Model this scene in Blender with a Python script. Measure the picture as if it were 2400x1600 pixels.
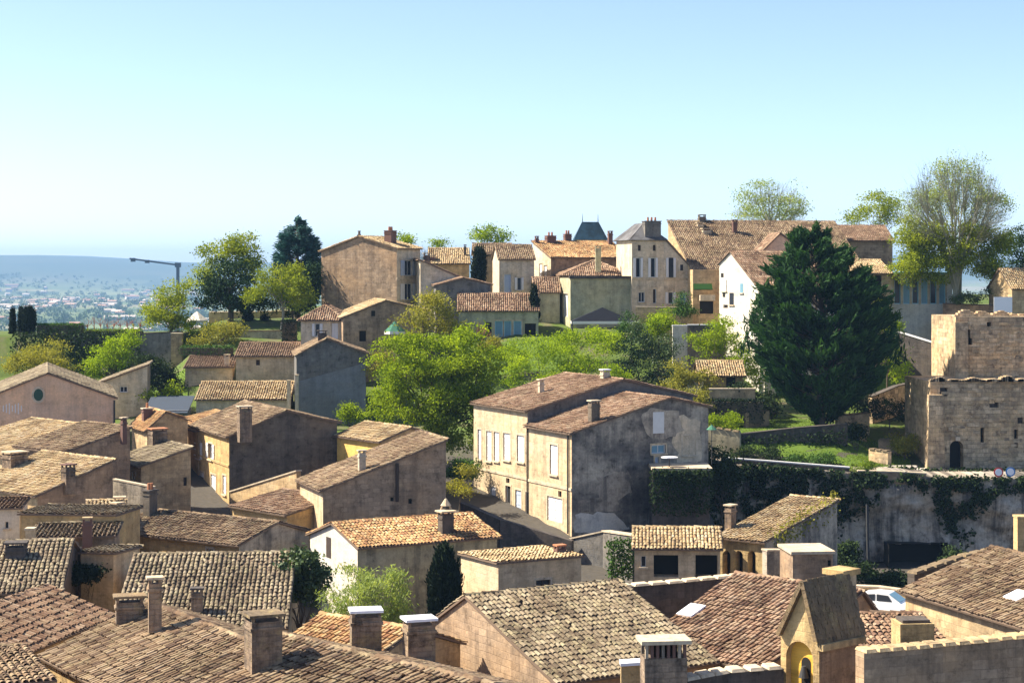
import bpy, math, random
import numpy as np
from mathutils import Matrix, Vector, noise as mnoise
for o in list(bpy.data.objects): bpy.data.objects.remove(o)
scene = bpy.context.scene
col = scene.collection
R = math.radians
random.seed(7); rng = np.random.default_rng(11)

# ------------------------------------------------------------------ camera
FPX, UC, VH, CZ = 4400.0, 1200.0, 625.0, 30.0      # focal length in photo pixels, axis column, horizon row, eye height
cam_d = bpy.data.cameras.new('camera'); cam = bpy.data.objects.new('camera', cam_d); col.objects.link(cam)
cam.location = (0, 0, CZ); cam.rotation_euler = (R(90), 0, 0)
cam_d.sensor_width = 36.0; cam_d.lens = FPX/2400*36.0
cam_d.shift_y = -(800-VH)/2400.0
cam_d.clip_start = 1.0; cam_d.clip_end = 60000
scene.camera = cam

# ------------------------------------------------------------------ sky, sun, exposure
SUN_EL, SUN_AZ = 46.0, -80.0                         # azimuth clockwise from +Y (from the left, a little ahead)
world = bpy.data.worlds.new('World'); scene.world = world; world.use_nodes = True
wn = world.node_tree.nodes; wl = world.node_tree.links
sky = wn.new('ShaderNodeTexSky'); sky.sky_type = 'NISHITA'; sky.sun_disc = False
sky.sun_elevation = R(SUN_EL); sky.sun_rotation = R(SUN_AZ)
sky.altitude = 0; sky.air_density = 0.46; sky.dust_density = 0.75; sky.ozone_density = 0.8
bg = wn['Background']; bg.inputs['Strength'].default_value = 0.100
wl.new(sky.outputs[0], bg.inputs[0])
sun_d = bpy.data.lights.new('sun', 'SUN'); sun_d.energy = 4.4; sun_d.angle = R(0.5); sun_d.color = (1.0, 0.90, 0.74)
sun = bpy.data.objects.new('sun', sun_d); col.objects.link(sun)
sd = Vector((math.sin(R(SUN_AZ))*math.cos(R(SUN_EL)), math.cos(R(SUN_AZ))*math.cos(R(SUN_EL)), math.sin(R(SUN_EL))))
sun.rotation_euler = sd.to_track_quat('Z', 'Y').to_euler(); sun.location = (-60, 60, 90)
scene.view_settings.view_transform = 'Standard'; scene.view_settings.look = 'None'
scene.view_settings.exposure = 1.5; scene.view_settings.gamma = 1.0
scene.cycles.max_bounces = 6; scene.cycles.diffuse_bounces = 4; scene.cycles.transparent_max_bounces = 8
scene.cycles.volume_bounces = 0; scene.cycles.use_denoising = True

# ------------------------------------------------------------------ photo pixel -> place
def X(u, D): return (u-UC)/FPX*D
def Z(v, D): return CZ-(v-VH)/FPX*D
def at(u, v, D): return np.array([X(u, D), D, Z(v, D)])
def solve_u(P, e, u):                                 # distance along e from P to image column u
    k = (u-UC)/FPX
    return (k*P[1]-P[0])/(e[0]-k*e[1])

# ------------------------------------------------------------------ terrain height
def sstep(a, b, x): t = np.clip((np.asarray(x, float)-a)/(b-a), 0, 1); return t*t*(3-2*t)
PR = {'far': ([0, 60, 110, 150, 170, 185, 200, 209, 210.5, 232, 250, 300, 340], [6, 6, 8, 11, 13.5, 15.5, 17, 17.8, 22.4, 22.0, 17, 2, -8]),
      'left': ([0, 60, 110, 135, 150, 165, 180, 190, 200, 215, 260, 300], [5, 6, 8, 10.5, 11, 13.5, 15.5, 18, 22, 24, 24.5, 24]),
      'mid': ([0, 60, 110, 125, 140, 155, 170, 185, 198, 212, 260, 300], [5, 6, 7, 8.5, 9.9, 12, 15.4, 19.0, 22.6, 24.4, 25.5, 25]),
      'terr': ([0, 60, 100, 120, 150, 158.4, 160, 167, 168.6, 178, 186, 190, 197, 201, 206, 260, 300], [5, 5, 5, 6, 5.2, 5.4, 12.9, 13.8, 15.0, 15.6, 16.5, 18.6, 19.4, 20, 24.2, 26, 26]),
      'right': ([0, 60, 100, 120, 150, 158.4, 160, 166, 172, 178, 186, 190, 197, 201, 206, 260, 300], [5, 5, 5, 6, 5.2, 5.4, 12.6, 12.2, 13.6, 15.2, 16.5, 18.6, 19.4, 20, 24.2, 26, 26])}
def ground(x, y):
    x = np.asarray(x, float); y = np.asarray(y, float)
    f = {k: np.interp(y, *p) for k, p in PR.items()}
    a = sstep(-40, -31, x); z = f['far']*(1-a)+f['left']*a
    a = sstep(-9, 2, x); z = z*(1-a)+f['mid']*a
    a = sstep(14.5, 19, x); z = z*(1-a)+f['terr']*a
    a = sstep(27, 36, x); z = z*(1-a)+f['right']*a
    b = sstep(265, 720, y)
    zf = -50+8*np.sin(x*0.0021+1.3)*np.cos(y*0.0013)*sstep(700, 2500, y)
    d = np.maximum(np.abs(x)-70, 0); z = z-np.clip(d*0.25, 0, 60)*sstep(40, 90, np.abs(x))*(x < 0)
    zf = zf+126*sstep(6500, 8600, y)*(0.82+0.06*np.sin(x*0.0016+.7)+0.03*np.sin(x*0.0047))+30*sstep(5200, 6000, y)*(0.5+.5*np.sin(x*.0031+2))
    return z*(1-b)+zf*b

# ------------------------------------------------------------------ materials
class NT:
    def __init__(s, name):
        s.m = bpy.data.materials.new(name); s.m.use_nodes = True; s.t = s.m.node_tree; s.n = s.t.nodes; s.l = s.t.links
        s.b = s.n['Principled BSDF']; s.b.inputs['Roughness'].default_value = 0.9
        s.b.inputs['Specular IOR Level'].default_value = 0.25
    def new(s, ty, **kw):
        n = s.n.new(ty)
        for k, v in kw.items():
            if k in n.inputs: n.inputs[k].default_value = v
            else: setattr(n, k, v)
        return n
    def val(s, a, inp):
        if hasattr(a, 'is_output'): s.l.new(a, inp)
        else: inp.default_value = a
    def noise(s, vec, scale, detail=4, rough=.55):
        n = s.new('ShaderNodeTexNoise', Scale=scale, Detail=detail, Roughness=rough)
        if vec is not None: s.l.new(vec, n.inputs['Vector'])
        return n.outputs['Fac']
    def ramp(s, fac, stops):
        n = s.new('ShaderNodeValToRGB'); e = n.color_ramp.elements
        while len(e) < len(stops): e.new(.5)
        for q, (p, c) in zip(e, stops): q.position = p; q.color = (*c, 1) if not isinstance(c, float) else (c, c, c, 1)
        s.val(fac, n.inputs[0]); return n.outputs[0]
    def mix(s, fac, a, b, mode='MIX'):
        n = s.new('ShaderNodeMix', data_type='RGBA', blend_type=mode)
        s.val(fac, n.inputs[0])
        for v, i in ((a, 6), (b, 7)):
            if isinstance(v, tuple): n.inputs[i].default_value = (*v, 1)
            else: s.l.new(v, n.inputs[i])
        return n.outputs[2]
    def math(s, op, a, b=0.0):
        n = s.new('ShaderNodeMath', operation=op); s.val(a, n.inputs[0]); s.val(b, n.inputs[1]); return n.outputs[0]
    def map(s, vec, sc=(1, 1, 1), loc=(0, 0, 0)):
        n = s.new('ShaderNodeMapping'); s.l.new(vec, n.inputs[0]); n.inputs['Scale'].default_value = sc; n.inputs['Location'].default_value = loc
        return n.outputs[0]
    def bump(s, h, strength=.4, dist=.03):
        n = s.new('ShaderNodeBump', Strength=strength, Distance=dist); s.l.new(h, n.inputs['Height']); s.l.new(n.outputs[0], s.b.inputs['Normal'])
    def done(s, c=None):
        if c is not None: s.val((*c, 1) if isinstance(c, tuple) else c, s.b.inputs['Base Color'])
        return s.m
def plain(name, c, rough=.7, metal=0.0, var=.12):
    t = NT(name); co = t.new('ShaderNodeTexCoord').outputs['Object']
    f = t.noise(co, 3.0, 5)
    t.b.inputs['Roughness'].default_value = rough; t.b.inputs['Metallic'].default_value = metal
    return t.done(t.mix(f, tuple(x*(1-var) for x in c), tuple(min(1, x*(1+var)) for x in c)))
def wallmat(name, c, stain=(.05, .05, .05), amount=.5, block=.5, seed=0, warm=None, bump=.5, bw=.62, bh=.31, lichen=0.0, rough_=.7):
    """weathered limestone or render; UV is in metres along the wall and up"""
    t = NT(name); uv = t.new('ShaderNodeUVMap').outputs[0]
    br = t.new('ShaderNodeTexBrick', Scale=1.0); br.inputs['Brick Width'].default_value = bw; br.inputs['Row Height'].default_value = bh
    br.inputs['Mortar Size'].default_value = .02; br.inputs['Mortar Smooth'].default_value = .4; br.inputs['Bias'].default_value = -.2
    wob = t.new('ShaderNodeVectorMath', operation='ADD'); t.l.new(uv, wob.inputs[0])
    nz = t.new('ShaderNodeTexNoise', Scale=1.1, Detail=2.0); t.l.new(uv, nz.inputs['Vector'])
    sc = t.new('ShaderNodeVectorMath', operation='SCALE'); t.l.new(nz.outputs['Color'], sc.inputs[0]); sc.inputs['Scale'].default_value = .09
    t.l.new(sc.outputs[0], wob.inputs[1]); t.l.new(wob.outputs[0], br.inputs['Vector'])
    d = tuple(x*(1-.5*block) for x in c); l = tuple(min(.9, x*(1+.42*block)) for x in c)
    br.inputs['Color1'].default_value = (*d, 1); br.inputs['Color2'].default_value = (*l, 1)
    br.inputs['Mortar'].default_value = (*[x*(1-.55*block) for x in c], 1)
    base = t.mix(min(1, block*1.3), c, br.outputs['Color'])
    big = t.noise(t.map(uv, (.23, .3, 1), (seed*3.7, seed, 0)), 1.0, 6, .62)
    w = warm or tuple(min(.9, x*f) for x, f in zip(c, (1.12, .98, .78)))
    base = t.mix(t.ramp(big, [(.42, (0., 0., 0.)), (.62, (1., 1., 1.))]), base, t.mix(.55, base, w))
    if amount > 0:
        st = t.noise(t.map(uv, (1.5, .10, 1), (seed, seed*2.1, 0)), 1.0, 8, .7)
        pa = t.noise(t.map(uv, (.35, .45, 1), (seed*5.1, 0, 0)), 1.0, 7, .7)
        m = t.math('MULTIPLY', t.ramp(t.math('ADD', t.math('MULTIPLY', st, .55), t.math('MULTIPLY', pa, .5)), [(.49, (0., 0., 0.)), (.60, (1., 1., 1.))]), amount)
        base = t.mix(m, base, stain)
    if lichen > 0:
        li = t.ramp(t.noise(t.map(uv, (1.1, 1.1, 1), (seed, 9, 0)), 1.0, 6, .7), [(.54, (0., 0., 0.)), (.66, (1., 1., 1.))])
        base = t.mix(t.math('MULTIPLY', li, lichen), base, (.45, .36, .16))
    mid = t.noise(t.map(uv, (1, 1, 1), (seed*1.3, seed, 0)), 1.3, 10, .78)
    base = t.mix(rough_, base, t.ramp(mid, [(.36, (.34, .32, .31)), (.47, (.92, .91, .89)), (.56, (1.05, 1.03, 1.0)), (.66, (1.5, 1.46, 1.38))]), 'MULTIPLY')
    fine = t.noise(uv, 7.0, 5, .7)
    base = t.mix(.35, base, t.ramp(fine, [(.3, (.45, .43, .41)), (.7, (1.1, 1.1, 1.1))]), 'MULTIPLY')
    hh = t.math('ADD', t.math('MULTIPLY', br.outputs['Fac'], -.7*block), t.math('MULTIPLY', t.noise(uv, 4.0, 6, .7), 1.1))
    t.bump(hh, bump, .05)
    return t.done(base)
def tilemat(name, cols, lichen=(.45, .38, .2), lam=.4, seed=0.):
    t = NT(name); at_ = t.new('ShaderNodeAttribute', attribute_name='rnd').outputs['Fac']
    oi = t.new('ShaderNodeObjectInfo').outputs['Random']
    r = t.math('FRACT', t.math('ADD', at_, oi))
    n = len(cols); c = t.ramp(r, [((i+.0)/n, cc) for i, cc in enumerate(cols)])
    geo = t.new('ShaderNodeNewGeometry').outputs['Position']
    big = t.noise(t.map(geo, (.16, .16, .16), (seed, 0, 0)), 1.0, 5, .6)
    c = t.mix(t.ramp(big, [(.38, (.0, .0, .0)), (.62, (1., 1., 1.))]), c, t.mix(.45, c, tuple(x*.62 for x in cols[1]), 'MIX'))
    so = t.ramp(t.noise(t.map(geo, (.55, .55, .55), (0, seed*3, 0)), 1.0, 8, .7), [(.40, (.42, .38, .35)), (.54, (1., 1., 1.))])
    c = t.mix(.8, c, so, 'MULTIPLY')
    li = t.ramp(t.noise(geo, 1.7, 7, .75), [(.5, (0., 0., 0.)), (.64, (1., 1., 1.))])
    c = t.mix(t.math('MULTIPLY', li, lam), c, lichen)
    f = t.noise(geo, 11.0, 4, .7)
    c = t.mix(.5, c, t.ramp(f, [(.3, (.4, .38, .36)), (.65, (1., 1., 1.))]), 'MULTIPLY')
    t.bump(t.noise(geo, 22.0, 4), .35, .02)
    return t.done(c)
def leafmat(name, a, b, trans=.45, tc=None, gloss=.0):
    t = NT(name); at_ = t.new('ShaderNodeAttribute', attribute_name='rnd').outputs['Fac']
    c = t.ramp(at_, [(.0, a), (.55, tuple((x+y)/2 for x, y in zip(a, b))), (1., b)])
    t.b.inputs['Roughness'].default_value = .55 if gloss else .8; t.b.inputs['Specular IOR Level'].default_value = .3 if gloss else .12
    t.done(c)
    tr = t.new('ShaderNodeBsdfTranslucent'); t.val(t.mix(1.0, c, tc or (1.25, 1.2, .5), 'MULTIPLY'), tr.inputs[0])
    mx = t.new('ShaderNodeMixShader'); mx.inputs[0].default_value = trans
    t.l.new(t.b.outputs[0], mx.inputs[1]); t.l.new(tr.outputs[0], mx.inputs[2]); t.l.new(mx.outputs[0], t.n['Material Output'].inputs[0])
    return t.m

M = {}
M['cream'] = wallmat('cream_limestone', (.64, .52, .35), (.30, .22, .14), .5, .42, 1, rough_=.6)
M['cream2'] = wallmat('pale_limestone', (.68, .59, .45), (.30, .25, .18), .5, .4, 2, rough_=.6)
M['tan'] = wallmat('tan_rubble', (.58, .44, .26), (.20, .14, .08), .45, .6, 3)
M['ochre'] = wallmat('ochre_stone', (.60, .43, .21), (.26, .16, .07), .4, .4, 4)
M['yellow'] = wallmat('yellow_plaster', (.86, .56, .16), (.4, .26, .08), .3, .08, 5, rough_=.4)
M['pink'] = wallmat('pink_render', (.76, .53, .36), (.30, .22, .17), .35, .12, 6, bump=.25, rough_=.35)
M['white'] = wallmat('white_render', (.68, .65, .58), (.36, .36, .34), .45, .05, 7, bump=.2, rough_=.45)
M['dark'] = wallmat('blackened_shaded_stone', (.17, .145, .115), (.06, .052, .046), .55, .5, 8, warm=(.22, .17, .115), rough_=.85)  # blackened stone, darkened further for the shade on the gable
M['slate'] = wallmat('slate_grey_stone', (.19, .185, .178), (.07, .07, .07), .5, .45, 9, rough_=.85)
M['smooth'] = wallmat('grey_cement_render', (.22, .23, .25), (.12, .13, .14), .4, .04, 10, bump=.15, rough_=.4)
M['greyw'] = wallmat('weathered_grey_render', (.46, .40, .32), (.09, .08, .075), .75, .35, 11, warm=(.56, .46, .32), rough_=.85)
M['gable'] = wallmat('shade_dark_patched_gable', (.165, .15, .135), (.075, .072, .072), .6, .45, 31, warm=(.80, .70, .54), rough_=1.0)  # dark base puts the gable's shade into the colour; pale patches are render
M['brown'] = wallmat('brown_stone', (.44, .32, .215), (.12, .085, .062), .5, .6, 12, rough_=.75)
M['green'] = wallmat('mossy_green_render', (.48, .46, .31), (.2, .2, .14), .5, .12, 13, rough_=.6)
M['ggrey'] = wallmat('green_grey_plaster', (.42, .39, .27), (.10, .10, .08), .6, .2, 14, warm=(.48, .42, .26), rough_=.8)
M['ruin'] = wallmat('ruin_masonry', (.66, .51, .33), (.13, .10, .08), .5, .7, 15, bump=1.0, bw=.75, bh=.38, lichen=.3, rough_=1.0)
M['rock'] = wallmat('limestone_rock', (.46, .41, .34), (.06, .055, .05), .85, .1, 16, bump=1.0, rough_=1.0)
M['shade'] = wallmat('shade_toned_dark_stone', (.12, .105, .095), (.03, .03, .03), .5, .5, 17, rough_=.8)  # dark stone with the shade of unlit walls put into its colour
M['bell'] = wallmat('yellow_bell_stone', (.60, .44, .22), (.13, .095, .055), .6, .25, 18, lichen=.5, bump=.8)
M['bellin'] = wallmat('ochre_niche_plaster', (.85, .50, .08), (.3, .18, .06), .25, .05, 19)
M['coping'] = wallmat('pale_coping_stone', (.60, .51, .38), (.3, .26, .2), .35, .05, 20)
M['chim'] = wallmat('sooty_chimney_masonry', (.34, .26, .19), (.06, .05, .045), .8, .5, 22, lichen=.35, bump=1.0, rough_=1.0, bw=.4, bh=.2)
M['moss'] = wallmat('mossy_stone_slates', (.24, .18, .11), (.06, .05, .04), .5, .2, 21, lichen=.5, bump=.9)
T = {}
T['brown'] = tilemat('weathered_brown_tiles', [(.326, .222, .133), (.207, .133, .078), (.400, .292, .181), (.259, .167, .100), (.444, .340, .222), (.141, .089, .059)], (.52, .43, .24), .4, seed=1)
T['pink'] = tilemat('pinkish_tiles', [(.390, .242, .148), (.273, .160, .098), (.476, .324, .211), (.328, .195, .121), (.515, .382, .265), (.195, .113, .074)], (.56, .46, .28), .3, seed=2)
T['yellow'] = tilemat('sun_bleached_tiles', [(.616, .458, .246), (.493, .334, .167), (.686, .537, .317), (.563, .378, .185), (.704, .581, .387), (.370, .246, .132)], (.70, .61, .34), .5, 3)
T['grey'] = tilemat('grey_brown_tiles', [(.319, .251, .160), (.213, .163, .106), (.395, .319, .213), (.274, .213, .137), (.441, .372, .258), (.167, .129, .087)], (.54, .48, .27), .4, 4)
T['orange'] = tilemat('orange_tiles', [(.612, .357, .153), (.459, .238, .102), (.663, .459, .230), (.544, .289, .119), (.680, .510, .289), (.374, .187, .093)], (.72, .56, .24), .4, 5)
T['slate'] = tilemat('grey_slates', [(.20, .195, .20), (.15, .15, .155), (.25, .24, .245), (.19, .185, .19), (.27, .26, .265), (.13, .13, .135)], (.25, .24, .2), .2, 6)
T['blue'] = tilemat('blue_slates', [(.03, .08, .125), (.025, .065, .105), (.04, .095, .145), (.028, .07, .11), (.045, .105, .155), (.024, .06, .095)], (.07, .12, .14), .15, 7)
M['deck'] = plain('roof_mortar', (.17, .12, .085), .95)
M['glass'] = plain('dark_window_glass', (.03, .035, .045), .15)
M['bluegl'] = plain('pale_blue_glass', (.16, .3, .38), .2)
M['frame'] = plain('grey_white_window_paint', (.62, .62, .60), .5)
M['shutw'] = plain('white_shutter_paint', (.66, .65, .64), .55, var=.05)
M['shutb'] = plain('blue_grey_shutter_paint', (.40, .46, .56), .55)
M['teal'] = plain('sky_blue_paint', (.30, .60, .72), .5)
M['wood'] = plain('dark_timber', (.055, .04, .032), .8)
M['door'] = plain('brown_door_paint', (.10, .065, .045), .6)
M['void'] = plain('unlit_interior', (.02, .018, .016), .95)
M['zinc'] = plain('pale_zinc_sheet', (.78, .79, .83), .35)
M['pipe'] = plain('downpipe_metal', (.05, .05, .05), .7)
M['pot'] = plain('terracotta_pot', (.42, .18, .09), .85)
M['brick'] = plain('sooty_brick', (.16, .09, .07), .9)
M['fabricd'] = plain('dark_blue_canvas', (.011, .013, .02), .95)
M['fabricw'] = plain('cream_canvas', (.80, .74, .66), .9)
M['fabricg'] = plain('green_canvas', (.06, .17, .11), .95)
M['bark'] = plain('tree_bark', (.10, .078, .055), .95)
M['barkp'] = plain('pale_bark', (.26, .23, .18), .95)
M['twig'] = plain('bare_twigs', (.27, .26, .18), .95)
M['steel'] = plain('crane_steel', (.09, .12, .17), .6)
M['carw'] = plain('white_car_paint', (.85, .86, .86), .18, var=.02)
M['rubber'] = plain('black_rubber', (.02, .02, .02), .8)
M['signw'] = plain('white_sign_face', (.86, .86, .88), .5, var=.02)
M['signr'] = plain('red_sign_face', (.55, .05, .05), .5)
M['signb'] = plain('blue_sign_face', (.06, .20, .45), .5)
M['soil'] = plain('reddish_vineyard_soil', (.32, .14, .09), .95)
M['tarp'] = plain('blue_grey_sheet', (.05, .065, .09), .9)
M['plantpot'] = plain('white_pot', (.7, .7, .68), .7)
M['path'] = plain('pale_path_stone', (.58, .52, .44), .95)
def lf(n, a, b, **k): M[n] = leafmat('leaves_'+n, a, b, **k)
lf('spring', (.10, .18, .01), (.34, .45, .02), trans=.5)
lf('tree', (.075, .135, .008), (.32, .42, .022), trans=.5)
lf('olive', (.15, .16, .03), (.36, .34, .06), trans=.4)
lf('yolive', (.11, .165, .015), (.34, .39, .04), trans=.45)
lf('darkleaf', (.012, .03, .012), (.035, .075, .022), trans=.12)
lf('conif', (.007, .026, .012), (.050, .115, .030), trans=.2, tc=(1.1, 1.3, .4))
lf('blueconif', (.02, .06, .06), (.06, .14, .12), trans=.15, tc=(.8, 1.2, .9))
lf('ivy', (.010, .022, .010), (.045, .075, .02), trans=.15)
lf('pale', (.17, .24, .08), (.38, .45, .15), trans=.45)
lf('cypress', (.006, .014, .008), (.02, .035, .014), trans=.05)
lf('glossy', (.02, .045, .012), (.10, .15, .05), trans=.15, gloss=1)
lf('grass', (.06, .11, .01), (.20, .28, .02), trans=.4)
lf('hedge', (.02, .06, .012), (.09, .17, .03), trans=.2)
lf('distant', (.03, .07, .03), (.10, .16, .06), trans=.2)

# ------------------------------------------------------------------ mesh helpers
class MB:
    """collects faces; build() links them as one mesh object"""
    def __init__(s): s.v = []; s.f = []; s.uv = []
    def face(s, pts, uvs=None):
        i = len(s.v); s.v += [tuple(p) for p in pts]; s.f.append(tuple(range(i, i+len(pts)))); s.uv += list(uvs) if uvs is not None else [(p[0]+p[1], p[2]) for p in pts]
    def box(s, c, ax, ay, az, hx, hy, hz, taper=1.0):
        c, ax, ay, az = (np.asarray(q, float) for q in (c, ax, ay, az))
        P = lambda i, j, k: c+ax*hx*i*(taper if k > 0 else 1)+ay*hy*j*(taper if k > 0 else 1)+az*hz*k
        for (q, U, W) in (([P(-1,-1,-1),P(1,-1,-1),P(1,-1,1),P(-1,-1,1)], hx, hz), ([P(1,1,-1),P(-1,1,-1),P(-1,1,1),P(1,1,1)], hx, hz),
                          ([P(1,-1,-1),P(1,1,-1),P(1,1,1),P(1,-1,1)], hy, hz), ([P(-1,1,-1),P(-1,-1,-1),P(-1,-1,1),P(-1,1,1)], hy, hz),
                          ([P(-1,-1,1),P(1,-1,1),P(1,1,1),P(-1,1,1)], hx, hy), ([P(-1,1,-1),P(1,1,-1),P(1,-1,-1),P(-1,-1,-1)], hx, hy)):
            o = (c[0]+c[1]); z = c[2]
            s.face(q, [(o-U, z-W), (o+U, z-W), (o+U, z+W), (o-U, z+W)])
        return s
    def abox(s, x0, y0, z0, x1, y1, z1): return s.box(((x0+x1)/2, (y0+y1)/2, (z0+z1)/2), (1,0,0), (0,1,0), (0,0,1), abs(x1-x0)/2, abs(y1-y0)/2, abs(z1-z0)/2)
    def tube(s, p0, p1, r0, r1, n=6, cap=True):
        p0, p1 = np.asarray(p0, float), np.asarray(p1, float); d = p1-p0; L = np.linalg.norm(d)+1e-9; d = d/L
        a = np.cross(d, (0, 0, 1) if abs(d[2]) < .9 else (1, 0, 0)); a /= np.linalg.norm(a); b = np.cross(d, a)
        k = [(math.cos(2*math.pi*i/n), math.sin(2*math.pi*i/n)) for i in range(n)]
        A = [p0+r0*(a*c+b*q) for c, q in k]; B = [p1+r1*(a*c+b*q) for c, q in k]
        for i in range(n): j = (i+1) % n; s.face([A[i], B[i], B[j], A[j]])
        if cap: s.face(B); s.face(A[::-1])
        return s
    def build(s, name, mat, parent=None, smooth=False):
        off = np.array(parent_off(parent)); me = bpy.data.meshes.new(name)
        me.from_pydata([tuple(np.asarray(p)-off) for p in s.v], [], s.f)
        ul = me.uv_layers.new(name='UVMap'); ul.data.foreach_set('uv', np.asarray(s.uv, np.float32).ravel())
        return link(name, me, mat, parent, smooth)
OFF = {}
def parent_off(p): return OFF.get(p.name, (0, 0, 0)) if p is not None else (0, 0, 0)
def link(name, me, mat, parent=None, smooth=False):
    if mat: me.materials.append(mat)
    if smooth: me.polygons.foreach_set('use_smooth', [True]*len(me.polygons))
    me.update(); o = bpy.data.objects.new(name, me); col.objects.link(o)
    if parent is not None: o.parent = parent; OFF[o.name] = OFF.get(parent.name, (0, 0, 0))
    return o
def npmesh(name, V, F, mat, parent=None, rnd=None, smooth=False):
    V = np.asarray(V, np.float32)-np.asarray(parent_off(parent), np.float32); F = np.asarray(F, np.int32); k = F.shape[1]
    me = bpy.data.meshes.new(name); me.vertices.add(len(V)); me.vertices.foreach_set('co', V.ravel())
    me.loops.add(F.size); me.loops.foreach_set('vertex_index', F.ravel())
    me.polygons.add(len(F)); me.polygons.foreach_set('loop_start', np.arange(0, F.size, k, dtype=np.int32))
    me.update(calc_edges=True); me.validate(verbose=False)
    if rnd is not None:
        a = me.attributes.new('rnd', 'FLOAT', 'POINT'); a.data.foreach_set('value', np.asarray(rnd, np.float32))
    return link(name, me, mat, parent, smooth)
def empty(name, loc):
    o = bpy.data.objects.new(name, None); o.empty_display_size = .5; o.location = tuple(float(q) for q in loc); col.objects.link(o); OFF[o.name] = tuple(float(q) for q in loc)
    return o
def tag(o, label, cat, group=None, kind=None):
    if label: o['label'] = label
    if cat: o['category'] = cat
    if group: o['group'] = group
    if kind: o['kind'] = kind
    return o
def thing(name, label, cat, loc, group=None): return tag(empty(name, loc), label, cat, group)
def structure(o): o['kind'] = 'structure'; return o
def stuff(o): o['kind'] = 'stuff'; return o

# ------------------------------------------------------------------ canal tiles
def tile_rows(pl, pitch=.225, el=.36, seed=0, lift=0.0):
    """pl = (O, w, s, n, W, L, clip) -> arrays describing each cover tile of a roof plane"""
    O, w, s, n, W, L, clip = pl; g = np.random.default_rng(seed)
    ni = max(1, int(W/pitch)); nj = max(1, int(L/el)); pi = W/ni; ej = L/nj
    I, J = np.meshgrid(np.arange(ni), np.arange(nj), indexing='ij'); I = I.ravel(); J = J.ravel()
    a = (I+.5)*pi; b = J*ej
    if clip is not None: k = clip(a, b+.5*ej); a, b = a[k], b[k]
    m = len(a); a = a+g.normal(0, .011, m); b = b+g.normal(0, .03, m)
    P = O+a[:, None]*w+b[:, None]*s+(g.normal(.0, .009, m)+lift+.03+.018*np.sin(a*1.1+seed)+.016*np.sin(b*1.7+a*.6+seed*2))[:, None]*n
    th = g.normal(0, .05, m)+np.where(g.random(m) < .03, g.normal(0, .22, m), 0); w2 = np.cos(th)[:, None]*w+np.sin(th)[:, None]*s; s2 = -np.sin(th)[:, None]*w+np.cos(th)[:, None]*s
    return P, w2, s2, np.repeat(n[None], m, 0), pi*.43, ej*1.14
TA = [math.pi*k/4 for k in range(5)]
def tile_local(r, L):
    V = []
    for y, q, zz in ((0, r, .034), (L, r*.84, .0)):
        for t in TA: V.append((q*math.cos(t), y, zz+q*.74*math.sin(t)))
    V = np.array(V); F = [(k+1, k, k+5, k+6) for k in range(4)]
    return V, np.array(F)
def tiles_mesh(P, w, s, n, r, L, rnd):
    V, F = tile_local(r, L)
    W = P[:, None, :]+V[None, :, 0:1]*w[:, None, :]+V[None, :, 1:2]*s[:, None, :]+V[None, :, 2:3]*n[:, None, :]
    m = len(P); FF = (F[None]+(np.arange(m)*10)[:, None, None]).reshape(-1, 4)
    return W.reshape(-1, 3), FF, np.repeat(rnd, 10)
def unit(a): a = np.asarray(a, float); return a/np.linalg.norm(a)

def prisms(mb, pts, n, th):
    """slab: polygon pts with thickness th along n"""
    top = [p+n*th for p in pts]; mb.face(top)
    mb.face(pts[::-1])
    for i in range(len(pts)):
        j = (i+1) % len(pts); mb.face([pts[i], pts[j], top[j], top[i]])

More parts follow.
